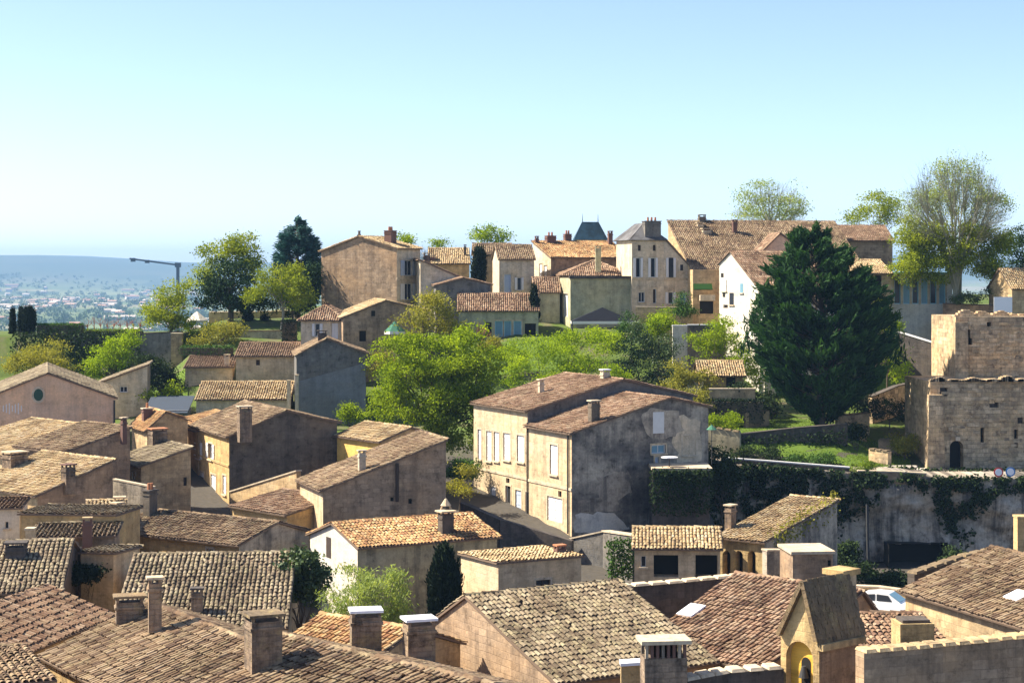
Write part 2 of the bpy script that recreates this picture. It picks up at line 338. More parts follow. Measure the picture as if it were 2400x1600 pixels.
SEED = [0]
class House:
    """rectangular house; c = (image column, depth) of the corner P0, th = turn of the front wall P0-P1 (degrees)"""
    def __init__(s, name, label, c=None, th=0, R_=None, L_=None, roof='g1', h=(), t=.5, base=None, wall='cream', side=None, left=None, tile='brown',
                 cat='house', root=None, group=None, near=0, ov=.32, rk=.18, P0=None, wmats=None):
        s.P0 = np.array([X(*c), c[1]]) if P0 is None else np.array(P0, float)
        a = R(th); s.e1 = np.array([math.cos(a), math.sin(a)]); s.e2 = np.array([-math.sin(a), math.cos(a)])
        s.l1 = R_[0] if isinstance(R_, tuple) else solve_u(s.P0, s.e1, R_)
        s.l2 = L_[0] if isinstance(L_, tuple) else solve_u(s.P0, s.e2, L_)
        P0 = s.P0; s.P1 = P0+s.e1*s.l1; s.P2 = s.P1+s.e2*s.l2; s.P3 = P0+s.e2*s.l2
        s.roof, s.t, s.ov, s.rk, s.near, s.tile = roof, t, ov, rk, near, tile
        zz = lambda q, P: Z(q, P[1]) if q > 100 else q
        if roof == 'g2': s.z = [zz(h[0], P0), zz(h[1], P0+s.e1*s.l1*t), zz(h[2], s.P1)]
        elif roof == 'g1':
            z0 = zz(h[0], P0); zA = zz(h[1], P0+s.e2*s.l2*t)
            s.z = [z0, zA, zz(h[2], s.P3) if len(h) > 2 else (z0 if t < 1 else zA)]
        elif roof == 'hip': s.z = [zz(h[0], P0), zz(h[1], P0+s.e2*s.l2*.5)]
        else: s.z = [zz(h[0], P0)]
        g = [float(ground(*p)) for p in (P0, s.P1, s.P2, s.P3)]
        s.zb = min(g)-.6 if base is None else min(min(g)-.3, zz(base, P0))
        s.root = root or thing(name, label, cat, (*(P0+(s.e1*s.l1+s.e2*s.l2)/2), s.zb), group)
        s.mats = {'F': wall, 'S': side or wall, 'B': wall, 'L': left or side or wall}
        if wmats: s.mats.update(wmats)
        s.holes = {k: [] for k in 'FSBL'}; s.planes = []
        P3 = lambda p, z: np.array([p[0], p[1], z])
        s.walls = {'F': (P0, s.P1), 'S': (s.P1, s.P2), 'B': (s.P2, s.P3), 'L': (s.P3, P0)}
        z = s.z
        if roof == 'g2': s.top = {'F': [(0, z[0]), (t, z[1]), (1, z[2])], 'S': [(0, z[2]), (1, z[2])], 'B': [(0, z[2]), (1-t, z[1]), (1, z[0])], 'L': [(0, z[0]), (1, z[0])]}
        elif roof == 'g1': s.top = {'F': [(0, z[0]), (1, z[0])], 'S': [(0, z[0]), (t, z[1]), (1, z[2])], 'B': [(0, z[2]), (1, z[2])], 'L': [(0, z[2]), (1-t, z[1]), (1, z[0])]}
        else: s.top = {k: [(0, z[0]), (1, z[0])] for k in 'FSBL'}
        for k in s.top:                                           # drop doubled points of lean-to roofs
            q = s.top[k]
            if len(q) == 3 and (q[1][0] < 1e-6 or q[1][0] > 1-1e-6): s.top[k] = [q[0] if q[1][0] > .5 else q[1], q[2] if q[1][0] < .5 else q[1]]
        e1, e2 = np.append(s.e1, 0), np.append(s.e2, 0); A = []
        if roof == 'g2':
            if t > .01: A.append((P3(s.P3, z[0]), -e2, e1*s.l1*t+np.array([0, 0, z[1]-z[0]]), s.l2))
            if t < .99: A.append((P3(s.P1, z[2]), e2, -e1*s.l1*(1-t)+np.array([0, 0, z[1]-z[2]]), s.l2))
        elif roof == 'g1':
            if t > .01: A.append((P3(P0, z[0]), e1, e2*s.l2*t+np.array([0, 0, z[1]-z[0]]), s.l1))
            if t < .99: A.append((P3(s.P2, z[2]), -e1, -e2*s.l2*(1-t)+np.array([0, 0, z[1]-z[2]]), s.l1))
        lean = roof in ('g1', 'g2') and len(A) == 1
        for O, w, sv, W in A:
            L = np.linalg.norm(sv); sd = sv/L; n = unit(np.cross(w, sd))
            s.planes.append((O-w*s.rk-sd*s.ov, w, sd, n, W+2*s.rk, L+s.ov+(.15 if lean else 0), None))
        if roof == 'hip':
            ov = s.ov; l1, l2 = s.l1+2*ov, s.l2+2*ov; O = P0-s.e1*ov-s.e2*ov; hd = z[1]-z[0]; ins = min(l1, l2)/2; z0 = z[0]-.05
            c4 = [O, O+s.e1*l1, O+s.e1*l1+s.e2*l2, O+s.e2*l2]
            for i, (w, sv, W) in enumerate(((e1, e2, l1), (e2, -e1, l2), (-e1, -e2, l1), (-e2, e1, l2))):
                sl = unit(sv*ins+np.array([0, 0, hd])); L = math.hypot(ins, hd); n = unit(np.cross(w, sl))
                s.planes.append((P3(c4[i], z0), w, sl, n, W, L, (lambda a, b, W=W, L=L, ins=ins: (a > b/L*ins) & (a < W-b/L*ins))))
            s.hip = (c4, l1, l2, ins, z0, z[1])
    # -- where a photo pixel lies on a wall / on the roof
    def on_wall(s, k, u, v=None):
        A, B = s.walls[k]; d = (B-A)/np.linalg.norm(B-A); q = solve_u(A, d, u); p = A+d*q
        return q, (Z(v, p[1]) if v is not None else None), p
    def roof_hit(s, u, v):
        ray = at(u, v, 1.0)-np.array([0, 0, CZ]); best = None
        for (O, w, sd, n, W, L, c) in s.planes:
            dn = ray@n
            if abs(dn) < 1e-6: continue
            k = ((O-np.array([0, 0, CZ]))@n)/dn; p = np.array([0, 0, CZ])+ray*k; a, b = (p-O)@w, (p-O)@sd
            if k > 0 and -.6 < a < W+.6 and -.6 < b < L+1.5 and (best is None or k < best[1]): best = (p, k)
        if best is None:
            p = s.P0+(s.e1*s.l1+s.e2*s.l2)/2; return at(u, v, p[1])
        return best[0]
    def win(s, k, u0, v0, u1, v1, kind='win', shut=None, sill=True, pane='glass', frame='frame', depth=.18, arch=False):
        a, b = s.on_wall(k, u0)[0], s.on_wall(k, u1)[0]; um = (u0+u1)/2; p = s.on_wall(k, um)[2]
        s.holes[k].append(dict(a=min(a, b), b=max(a, b), z0=Z(v1, p[1]), z1=Z(v0, p[1]), kind=kind, shut=shut, sill=sill, pane=pane, frame=frame, depth=depth, arch=arch)); return s
    def winm(s, k, a, b, z0, z1, **kw):
        d = dict(a=a, b=b, z0=z0, z1=z1, kind='win', shut=None, sill=True, pane='glass', frame='frame', depth=.18, arch=False); d.update(kw); s.holes[k].append(d); return s
    def chimney(s, u, vt, vb, wpx, dpx=None, mat='chim', cap='coping', pots=0, capw=.08, P=None, th=None, label=None):
        p = s.roof_hit(u, vb) if P is None else P; m = p[1]/FPX; w = wpx*m/2; d = (dpx*m/2 if dpx else w*.8); zt = Z(vt, p[1]); zb = p[2]-.8
        e1, e2 = np.append(s.e1, 0), np.append(s.e2, 0)
        if th is not None: a = R(th); e1 = np.array([math.cos(a), math.sin(a), 0]); e2 = np.array([-math.sin(a), math.cos(a), 0])
        mb = MB(); mb.box((p[0], p[1], (zt+zb)/2), e1, e2, (0, 0, 1), w, d, (zt-zb)/2)
        mb.box((p[0], p[1], zt-.22), e1, e2, (0, 0, 1), w+.05, d+.05, .05)
        o = mb.build('chimney', M[mat], s.root)
        if label: o['label'] = label
        zc = zt
        if capw > 0:
            c = MB(); gp = .0 if pots else .16
            if gp:
                lg = MB()
                for ii in (-1, 1):
                    for jj in (-1, 1): lg.box(p*[1, 1, 0]+e1*ii*(w-.06)+e2*jj*(d-.06)+[0, 0, zt+gp/2], e1, e2, (0, 0, 1), .05, .05, gp/2)
                lg.build('cap_supports', M[mat], o)['kind'] = 'stuff'
            c.box((p[0], p[1], zt+gp+.05), e1, e2, (0, 0, 1), w+capw, d+capw, .045); c.build('chimney_cap', M[cap], o); zc = zt+gp+.095
        for i in range(pots):
            q = p+e1*(w*1.4*((i+.5)/pots-.5)); c = MB(); c.tube((q[0], q[1], zc-.02), (q[0], q[1], zc+.42), .12, .10, 8); c.build('chimney_pot', M['pot'], o, True)
        return o
    def build(s):
        mats = sorted(set(s.mats.values()))
        for mk in mats:
            mb = MB()
            for k in 'FSBL':
                if s.mats[k] != mk: continue
                A, B = s.walls[k]; L = np.linalg.norm(B-A); d = (B-A)/L; nout = np.array([d[1], -d[0]]); uo = ((ord(k)*13+int(A[0]*7+A[1]*3)) % 97)*1.7
                zm = min(q for _, q in s.top[k]); H = [q for q in s.holes[k] if q['z1'] < zm-.02 and q['b'] < L-.02 and q['a'] > .02]
                pt = lambda a, z, dd=0.: np.array([A[0]+d[0]*a-nout[0]*dd, A[1]+d[1]*a-nout[1]*dd, z])
                xs = sorted({0., L, *[q['a'] for q in H], *[q['b'] for q in H]}); zs = sorted({s.zb, zm, *[max(q['z0'], s.zb) for q in H], *[q['z1'] for q in H]})
                for i in range(len(xs)-1):
                    for j in range(len(zs)-1):
                        cx, cz = (xs[i]+xs[i+1])/2, (zs[j]+zs[j+1])/2
                        if any(q['a'] < cx < q['b'] and q['z0'] < cz < q['z1'] for q in H): continue
                        mb.face([pt(xs[i], zs[j]), pt(xs[i+1], zs[j]), pt(xs[i+1], zs[j+1]), pt(xs[i], zs[j+1])], [(xs[i]+uo, zs[j]), (xs[i+1]+uo, zs[j]), (xs[i+1]+uo, zs[j+1]), (xs[i]+uo, zs[j+1])])
                prof = [(f*L, q) for f, q in s.top[k]]
                if max(q for _, q in prof) > zm+.01:
                    poly = [(0, zm), (L, zm)]+[p for p in prof[::-1] if p[1] > zm+1e-4]
                    mb.face([pt(a, z) for a, z in poly], [(a+uo, z) for a, z in poly])
                for q in H:
                    a, b, z0, z1, r = q['a'], q['b'], q['z0'], q['z1'], q['depth']
                    for e in (((a, z0), (a, z1)), ((b, z1), (b, z0)), ((a, z1), (b, z1)), ((b, z0), (a, z0))):
                        (x0, y0), (x1, y1) = e; mb.face([pt(x0, y0), pt(x1, y1), pt(x1, y1, r), pt(x0, y0, r)], [(x0+uo, y0), (x1+uo, y1), (x1+uo+.1, y1), (x0+uo+.1, y0)])
                    if q['arch']:
                        n = 10; rr = (b-a)/2; ca = (a+b)/2
                        for i in range(n):
                            t0, t1 = math.pi*i/n, math.pi*(i+1)/n
                            p0, p1 = (ca+rr*math.cos(t0), z1-rr+rr*math.sin(t0)), (ca+rr*math.cos(t1), z1-rr+rr*math.sin(t1))
                            poly = [p1, p0, (p0[0], z1), (p1[0], z1)]
                            mb.face([pt(x, y, .004) for x, y in poly], [(x+uo, y) for x, y in poly])
                            mb.face([pt(*p0, .004), pt(*p0, r), pt(*p1, r), pt(*p1, .004)])
                if s.roof == 'flat' and k == 'F':
                    z = s.z[0]; mb.face([np.array([*p, z]) for p in (s.P0, s.P1, s.P2, s.P3)], [tuple(p) for p in (s.P0, s.P1, s.P2, s.P3)])
            mb.build('wall', M[mk], s.root)
        for k in 'FSBL':
            A, B = s.walls[k]; L = np.linalg.norm(B-A); d = (B-A)/L; no = np.append([d[1], -d[0]], 0); d3 = np.append(d, 0); zm = min(q for _, q in s.top[k])
            for q in s.holes[k]:
                a, b, z0, z1, r = q['a'], q['b'], q['z0'], q['z1'], q['depth']; proud = not (z1 < zm-.02 and b < L-.02 and a > .02)
                if proud: r = -.02
                C = np.array([A[0], A[1], 0]); w = b-a; hh = z1-z0; mid = C+d3*(a+b)/2
                P = lambda x, z, dd: C+d3*x+np.array([0, 0, z])-no*dd
                fr = MB(); ft = min(.07, w*.13)
                fd = r-.06 if not proud else -.03
                for (x0, x1, y0, y1) in ((a, a+ft, z0, z1), (b-ft, b, z0, z1), (a+ft, b-ft, z1-ft, z1), (a+ft, b-ft, z0, z0+ft))+(((((a+b)/2-ft*.4), (a+b)/2+ft*.4, z0+ft, z1-ft),) if w > .7 and q['kind'] == 'win' else ()):
                    fr.box(P((x0+x1)/2, (y0+y1)/2, fd+.03), d3, no, (0, 0, 1), (x1-x0)/2, .03, (y1-y0)/2)
                nm = 'door' if q['kind'] == 'door' else 'window'
                if q['kind'] == 'hole':
                    mb = MB(); mb.face([P(a, z0, r), P(b, z0, r), P(b, z1, r), P(a, z1, r)]); mb.build('opening', M[q['pane']], s.root); continue
                wo = fr.build(nm, M[q['frame']], s.root)
                mb = MB(); mb.face([P(a, z0, r-.012), P(b, z0, r-.012), P(b, z1, r-.012), P(a, z1, r-.012)])
                mb.build('pane' if nm == 'window' else 'door_leaf', M[q['pane']], wo)
                if w > .35 and not q['arch'] and not proud:
                    sm = MB(); sw = .13
                    for (x0, x1, y0, y1) in ((a-sw, a, z0-.0, z1+sw), (b, b+sw, z0-.0, z1+sw), (a, b, z1, z1+sw)): sm.box(P((x0+x1)/2, (y0+y1)/2, -.008), d3, no, (0, 0, 1), (x1-x0)/2, .018, (y1-y0)/2)
                    sm.build('stone_surround', M['coping'], wo)
                if q['sill'] and nm == 'window':
                    mb = MB(); mb.box(P((a+b)/2, z0-.06, -.04), d3, no, (0, 0, 1), w/2+.12, .1, .055); mb.build('sill', M['coping'], wo)
                if q['shut']:
                    mat = M[q['shut'].split('_')[0]]
                    if q['shut'].endswith('_c'): spots = ((a+w*.255, w*.235, r-.09 if not proud else -.05), (b-w*.255, w*.235, r-.09 if not proud else -.05))
                    elif q['shut'].endswith('_l'): spots = ((a-w*.28, w*.25, -.05),)
                    else: spots = ((a-w*.28, w*.25, -.05), (b+w*.28, w*.25, -.05))
                    for (xc, hw, dd) in spots:
                        mb = MB(); mb.box(P(xc, (z0+z1)/2, dd), d3, no, (0, 0, 1), hw, .022, hh/2-.02)
                        for zq in (z0+hh*.15, z0+hh*.5, z0+hh*.85): mb.box(P(xc, zq, dd-.03), d3, no, (0, 0, 1), hw*.95, .012, .04)
                        mb.build('shutter', mat, wo)
        if not s.planes: return s
        deck = MB(); SEED[0] += 1
        for (O, w, sd, n, W, L, clip) in s.planes:
            if clip is None: pts = [O, O+w*W, O+w*W+sd*L, O+sd*L]
            else:
                ins = s.hip[3]; pts = [O, O+w*W, O+w*(W-ins)+sd*L, O+w*ins+sd*L]
                if W-2*ins < .05: pts = pts[:3]
            prisms(deck, [p+n*.015 for p in pts], n, .09)
        rf = deck.build('roof', M['deck'] if s.tile not in ('slate', 'blue') else T[s.tile], s.root)
        V, F, K, cnt = [], [], [], 0; sl = s.tile in ('slate', 'blue'); mine = []
        for i, pl in enumerate(s.planes):
            P, w, sv, n, r, L = tile_rows(pl, .225, .36, SEED[0]*7+i, .105)
            if sl: continue
            rd = np.random.default_rng(SEED[0]*13+i).random(len(P))
            keep = np.ones(len(P), bool)
            if s.near and len(P):
                uu = UC+P[:, 0]/P[:, 1]*FPX; vv = VH+(CZ-P[:, 2])/P[:, 1]*FPX; face = (np.array([0, 0, CZ])-P)@n[0] > 0
                ok = np.where((uu > -15) & (uu < 2415) & (vv > 0) & (vv < 1612) & face)[0]
                mine += [(P[q][1], i, q) for q in ok]
            s.planes[i] = pl; V.append((P, w, sv, n, r, L, rd, keep))
        if s.near:
            mine.sort()
            for _, i, q in mine[:min(s.near, 292)]: V[i][7][q] = False
        vs, fs, ks = [], [], []
        for (P, w, sv, n, r, L, rd, keep) in V:
            if keep.any():
                a, f, k = tiles_mesh(P[keep], w[keep], sv[keep], n[keep], r, L, rd[keep]); fs.append(f+cnt); vs.append(a); ks.append(k); cnt += len(a)
        # ridge tiles
        rl = []
        if s.roof in ('g1', 'g2') and not sl:
            O, w, sd, n, W, L, _ = s.planes[0]; rl.append((O+sd*L+np.array([0, 0, .10]), w, W))
        if s.roof == 'hip' and not sl:
            c4, l1, l2, ins, z0, z1 = s.hip; mid = [c4[0]+s.e1*ins+s.e2*ins, c4[0]+s.e1*(l1-ins)+s.e2*(l2-ins)]
            a3 = [np.array([*m, z1+.12]) for m in mid]
            if np.linalg.norm(a3[1]-a3[0]) > .2: rl.append((a3[0], unit(a3[1]-a3[0]), np.linalg.norm(a3[1]-a3[0])))
            for i, cc in enumerate(c4):
                tgt = a3[0] if np.linalg.norm(a3[0][:2]-cc) < np.linalg.norm(a3[1][:2]-cc) else a3[1]; b = np.array([*cc, z0+.12]); rl.append((b, unit(tgt-b), np.linalg.norm(tgt-b)))
        for (O, w, W) in rl:
            m = max(1, int(W/.42)); sdv = unit(np.cross((0, 0, 1), w)); nn = np.cross(w, sdv)
            if nn[2] < 0: nn = -nn; sdv = -sdv
            g = np.random.default_rng(SEED[0]); P = O+(np.arange(m)*W/m)[:, None]*w+g.normal(0, .012, (m, 3))
            a, f, k = tiles_mesh(P, np.repeat(sdv[None], m, 0), np.repeat(w[None], m, 0), np.repeat(nn[None], m, 0), .145, W/m*1.1, g.random(m)); fs.append(f+cnt); vs.append(a); ks.append(k); cnt += len(a)
        if vs: stuff(npmesh('roof_tiling', np.concatenate(vs), np.concatenate(fs), T[s.tile], rf, np.concatenate(ks)))
        if s.near:
            off = Vector(OFF[rf.name]); tm = {}
            for _, i, q in mine[:min(s.near, 292)]:
                P, w, sv, n, r, L, rd, keep = V[i]
                if i not in tm:
                    a, f = tile_local(r, L); me = bpy.data.meshes.new('roof_tile'); me.from_pydata([tuple(x) for x in a], [], [tuple(int(z) for z in x) for x in f]); me.materials.append(T[s.tile])
                    av = me.attributes.new('rnd', 'FLOAT', 'POINT'); av.data.foreach_set('value', [0.0]*10); tm[i] = me
                o = bpy.data.objects.new('roof_tile', tm[i]); col.objects.link(o); o.parent = rf
                p = P[q]; o.matrix_local = Matrix(((w[q][0], sv[q][0], n[q][0], p[0]-off[0]), (w[q][1], sv[q][1], n[q][1], p[1]-off[1]), (w[q][2], sv[q][2], n[q][2], p[2]-off[2]), (0, 0, 0, 1)))
        s.rf = rf
        return s
    def pipe(s, k, u, v0, v1, mat='pipe', r=.06):
        q, z1, p = s.on_wall(k, u, v0); A, B = s.walls[k]; d = (B-A)/np.linalg.norm(B-A); p = p+np.array([d[1], -d[0]])*.09
        MB().tube((p[0], p[1], Z(v1, p[1])), (p[0], p[1], z1), r, r, 7).build('downpipe', M[mat], s.root, True); return s
    def band(s, k, v, hpx=5, out=.07, mat='coping', f=(0, 1)):
        A, B = s.walls[k]; L = np.linalg.norm(B-A); d = (B-A)/L; z = Z(v, (s.P0 if k in 'FL' else s.P1)[1]); no = np.array([d[1], -d[0]])
        c = A+d*L*(f[0]+f[1])/2+no*out/2; MB().box((c[0], c[1], z), np.append(d, 0), np.append(no, 0), (0, 0, 1), L*(f[1]-f[0])/2+.02, out/2+.003, hpx*c[1]/FPX/2).build('string_course', M[mat], s.root); return s

# ------------------------------------------------------------------ plants
def leaves(cent, size, asp, up, seed, rnd_base, spread=None, dirs=None):
    """diamond leaves at cent; dirs = preferred long axis"""
    g = np.random.default_rng(seed); m = len(cent)
    a = g.normal(0, 1, (m, 3)) if dirs is None else dirs+g.normal(0, .35, (m, 3))
    a[:, 2] += up; a /= np.linalg.norm(a, axis=1)[:, None]+1e-9
    b = np.cross(a, g.normal(0, 1, (m, 3))); b /= np.linalg.norm(b, axis=1)[:, None]+1e-9
    sz = size*g.uniform(.6, 1.35, m)[:, None]
    V = np.stack([cent-a*sz*.5, cent+b*sz*asp*.5, cent+a*sz*.5, cent-b*sz*asp*.5], 1).reshape(-1, 3)
    F = np.arange(4*m).reshape(-1, 4)
    return V, F, np.repeat(np.clip(rnd_base+g.normal(0, .13, m), 0, 1), 4)
def blob_points(blobs, D, ncl, per, sig, seed, shell=2.4, depth=.9):
    g = np.random.default_rng(seed); vol = []
    for b in blobs: vol.append((b[2]*b[3]*min(b[2], b[3]))**(.72))
    vol = np.array(vol)/sum(vol); C, B, CC = [], [], []
    for b, f in zip(blobs, vol):
        u, v, ru, rv = b[:4]; Db = D+(b[4] if len(b) > 4 else 0); m = Db/FPX; n = max(3, int(ncl*f)); c = at(u, v, Db)
        d = g.normal(0, 1, (n, 3)); d /= np.linalg.norm(d, axis=1)[:, None]; rad = g.random(n)**(1/shell)
        rad *= 1+.16*np.sin(d[:, 0]*4.1+u)+.13*np.sin(d[:, 2]*5.3+v)+g.normal(0, .07, n)
        p = c+d*rad[:, None]*np.array([ru*m, ru*m*depth, rv*m]); q = np.clip(.5+.22*g.normal(0, 1, n), 0, 1)
        ns = max(3, n//5); k = g.integers(0, ns, n); rl = .24*min(ru, rv)*m+.12                      # boughs: clumps gather on lumps, gaps stay between
        off = g.normal(0, 1, (n, 3)); off /= np.linalg.norm(off, axis=1)[:, None]; off[:, 2] = np.abs(off[:, 2])*.8-.15
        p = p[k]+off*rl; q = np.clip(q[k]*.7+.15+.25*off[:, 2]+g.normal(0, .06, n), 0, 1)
        C.append(np.repeat(p, per, 0)+g.normal(0, 1, (n*per, 3))*sig*np.array([1, 1, .7])); B.append(np.repeat(q, per)); CC.append(p)
    return np.concatenate(C), np.concatenate(B), np.concatenate(CC)
def limb(mb, p0, p1, r0, r1, g, segs=3, wob=.12, n=6):
    pts = [np.asarray(p0, float)]; L = np.linalg.norm(np.asarray(p1)-p0)
    for i in range(1, segs+1):
        q = p0+(np.asarray(p1)-p0)*i/segs
        if i < segs: q = q+g.normal(0, wob*L/segs, 3)
        pts.append(q)
    for i in range(segs):
        a, b = r0+(r1-r0)*i/segs, r0+(r1-r0)*(i+1)/segs; mb.tube(pts[i], pts[i+1], a, b, n, cap=(i == segs-1))
    return pts
def tree(name, label, u, D, vb, blobs, leaf='tree', ncl=300, per=22, size=.26, asp=.55, sig=.38, up=0., trunk=.28, bark='bark', cat='tree', seed=None, group=None, limbs=10, shell=2.4, zb=None, crown_name='crown', depth=.9, twigs=0):
    SEED[0] += 1; sd = seed or SEED[0]*31; g = np.random.default_rng(sd)
    P = at(u, vb, D); gz = float(ground(P[0], P[1])); P[2] = (min(P[2], gz+.05) if zb is None else zb)
    root = thing(name, label, cat, P, group)
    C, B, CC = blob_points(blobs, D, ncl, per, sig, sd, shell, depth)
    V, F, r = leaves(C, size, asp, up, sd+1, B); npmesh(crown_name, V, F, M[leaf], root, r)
    if trunk > 0:
        mb = MB(); top = np.average([at(b[0], b[1], D) for b in blobs], axis=0, weights=[b[2] for b in blobs])
        fork = P+(top-P)*np.array([.7, .7, .62]); base = P-np.array([0, 0, .8])
        limb(mb, base, fork, trunk*1.25, trunk*.75, g, 3, .05, 8)
        for k in range(limbs):
            b = blobs[k % len(blobs)]; q = CC[g.integers(len(CC))]; st = P+(fork-P)*g.uniform(.55, 1.0)
            pts = limb(mb, st, st+(q-st)*.92, trunk*.42, trunk*.06, g, 3, .16, 5)
            for _ in range(2+twigs):
                q2 = CC[np.argmin(np.linalg.norm(CC-(pts[2]+g.normal(0, 1.2, 3)), axis=1))]; limb(mb, pts[2], q2, trunk*.16, trunk*.03, g, 2, .12, 4)
        mb.build('trunk', M[bark], root, True)
    return root
def bare_tree(name, label, u, D, vb, tips, trunk=.3, bark='twig', seed=1, levels=5, leaf=None, blobs=None, ncl=0, cat='tree', group=None, size=.2, up0=1.0, spread=.5, vtop=None, extra=None, n0=6, per=14, thin=1.0):
    """tapered trunk splitting again and again into fine twigs"""
    g = np.random.default_rng(seed); P = at(u, vb, D); P[2] = min(P[2], float(ground(P[0], P[1]))+.05); root = thing(name, label, cat, P, group)
    mb = MB(); H = Z(vtop, D)-P[2]; cen = at(u, vb, D)
    def grow(p, d, L, r, lv):
        q = p+d*L; limb(mb, p, q, r, r*.62, g, 2, .10, 6 if lv < 2 else 3)
        if lv >= levels: return
        n = n0 if lv == 0 else g.integers(2, 5)
        for i in range(n):
            ang = g.uniform(0, 2*math.pi); sp = spread*g.uniform(.45, 1.15); a = unit(np.cross(d, (0.3, 1, .2))); b = np.cross(d, a)
            nd = unit(d+sp*(a*math.cos(ang)+b*math.sin(ang))+np.array([0, 0, .16*up0]))
            grow(q-d*L*g.uniform(0, .45)*(lv > 0), nd, L*g.uniform(.62, .86), r*.55*thin, lv+1)
    grow(P-np.array([0, 0, .5]), np.array([0, 0, 1.]), H*.26, trunk, 0)
    mb.build('trunk', M[bark], root, True)
    if leaf:
        C, B, CC = blob_points(blobs, D, ncl, per, .4, seed+3); V, F, r = leaves(C, size, .5, 0, seed+4, B); npmesh('crown', V, F, M[leaf], root, r)
    return root
def foliage_box(name, label, A, B, w, z0, z1, leaf, n, size=.16, cat='hedge', group=None, jit=.08, kind=None):
    """clipped hedge between ground points A and B"""
    A, B = np.array(A, float), np.array(B, float); g = np.random.default_rng(len(label)*97+int(n)); L = np.linalg.norm(B-A); d = (B-A)/L; no = np.array([d[1], -d[0]])
    c = (A+B)/2; root = thing(name, label, cat, (c[0], c[1], z0), group)
    a = g.uniform(0, L, n); t = g.uniform(-w/2, w/2, n); z = g.uniform(z0, z1, n); f = g.integers(0, 4, n)
    t = np.where(f == 0, w/2, np.where(f == 1, -w/2, t)); z = np.where(f >= 2, z1, z)
    p = np.stack([A[0]+d[0]*a+no[0]*t, A[1]+d[1]*a+no[1]*t, z], 1)+g.normal(0, jit, (n, 3))
    V, F, r = leaves(p, size, .6, 0, int(n), np.clip(.5+g.normal(0, .2, n), 0, 1)); npmesh('foliage', V, F, M[leaf], root, r)
    MB().box((c[0], c[1], (z0+z1)/2-.05), np.append(d, 0), np.append(no, 0), (0, 0, 1), L/2-.08, w/2-.08, (z1-z0)/2-.06).build('stems', M['bark'], root)
    return root
def wall_run(name, label, pts, th=.4, base=None, mat='tan', cop='coping', cat='wall', coping=True, caps=0, group=None, cw=.08):
    """free-standing wall through (u, v_top, D) points; caps = coping tiles as separate parts"""
    P = [at(*p) for p in pts]; c = sum(P)/len(P)
    zb = base if base is not None else min(float(ground(p[0], p[1])) for p in P)-.5
    root = thing(name, label, cat, (c[0], c[1], zb), group); mb = MB(); cp = MB(); 
    for i in range(len(P)-1):
        a, b = P[i], P[i+1]; d = unit([b[0]-a[0], b[1]-a[1], 0]); no = np.array([d[1], -d[0], 0])*th/2; L = np.linalg.norm((b-a)[:2])
        q = lambda p, s_, z: np.array([p[0]+no[0]*s_, p[1]+no[1]*s_, z]); uo = i*7.3
        mb.face([q(a, 1, zb), q(b, 1, zb), q(b, 1, b[2]), q(a, 1, a[2])], [(uo, zb), (uo+L, zb), (uo+L, b[2]), (uo, a[2])])
        mb.face([q(b, -1, zb), q(a, -1, zb), q(a, -1, a[2]), q(b, -1, b[2])], [(uo, zb), (uo+L, zb), (uo+L, b[2]), (uo, a[2])])
        mb.face([q(a, 1, a[2]), q(b, 1, b[2]), q(b, -1, b[2]), q(a, -1, a[2])])
        mb.face([q(b, 1, zb), q(b, -1, zb), q(b, -1, b[2]), q(b, 1, b[2])]); mb.face([q(a, -1, zb), q(a, 1, zb), q(a, 1, a[2]), q(a, -1, a[2])])
        sl = unit(b-a); nn = np.cross(sl, unit(no)); nn = nn if nn[2] > 0 else -nn
        if coping and not caps: cp.box((a+b)/2+nn*.05, sl, unit(no), nn, np.linalg.norm(b-a)/2+.03, th/2+cw, .05)
        if caps:
            n = max(2, int(np.linalg.norm(b-a)/caps)); g = np.random.default_rng(i+5)
            for k in range(n):
                f = (k+.5)/n; m = MB(); m.box(a+(b-a)*f+nn*(.06+g.uniform(-.012, .012)), sl, unit(no), nn, caps*.47, th/2+.1, .05, .82); m.build('coping_tile', M[cop], root)
    mb.build('masonry', M[mat], root)
    if coping and not caps: cp.build('coping', M[cop], root)
    return root
def ivy_on(name, label, pts_fn, n, leaf='ivy', size=.22, seed=5, cat='ivy', loc=None, up=-.6):
    g = np.random.default_rng(seed); p = pts_fn(g, n); root = thing(name, label, cat, loc if loc is not None else p.mean(0)*[1, 1, 0]+[0, 0, p[:, 2].min()])
    V, F, r = leaves(p, size, .75, up, seed, np.clip(.45+g.normal(0, .22, len(p)), 0, 1)); npmesh('foliage', V, F, M[leaf], root, r)
    return root

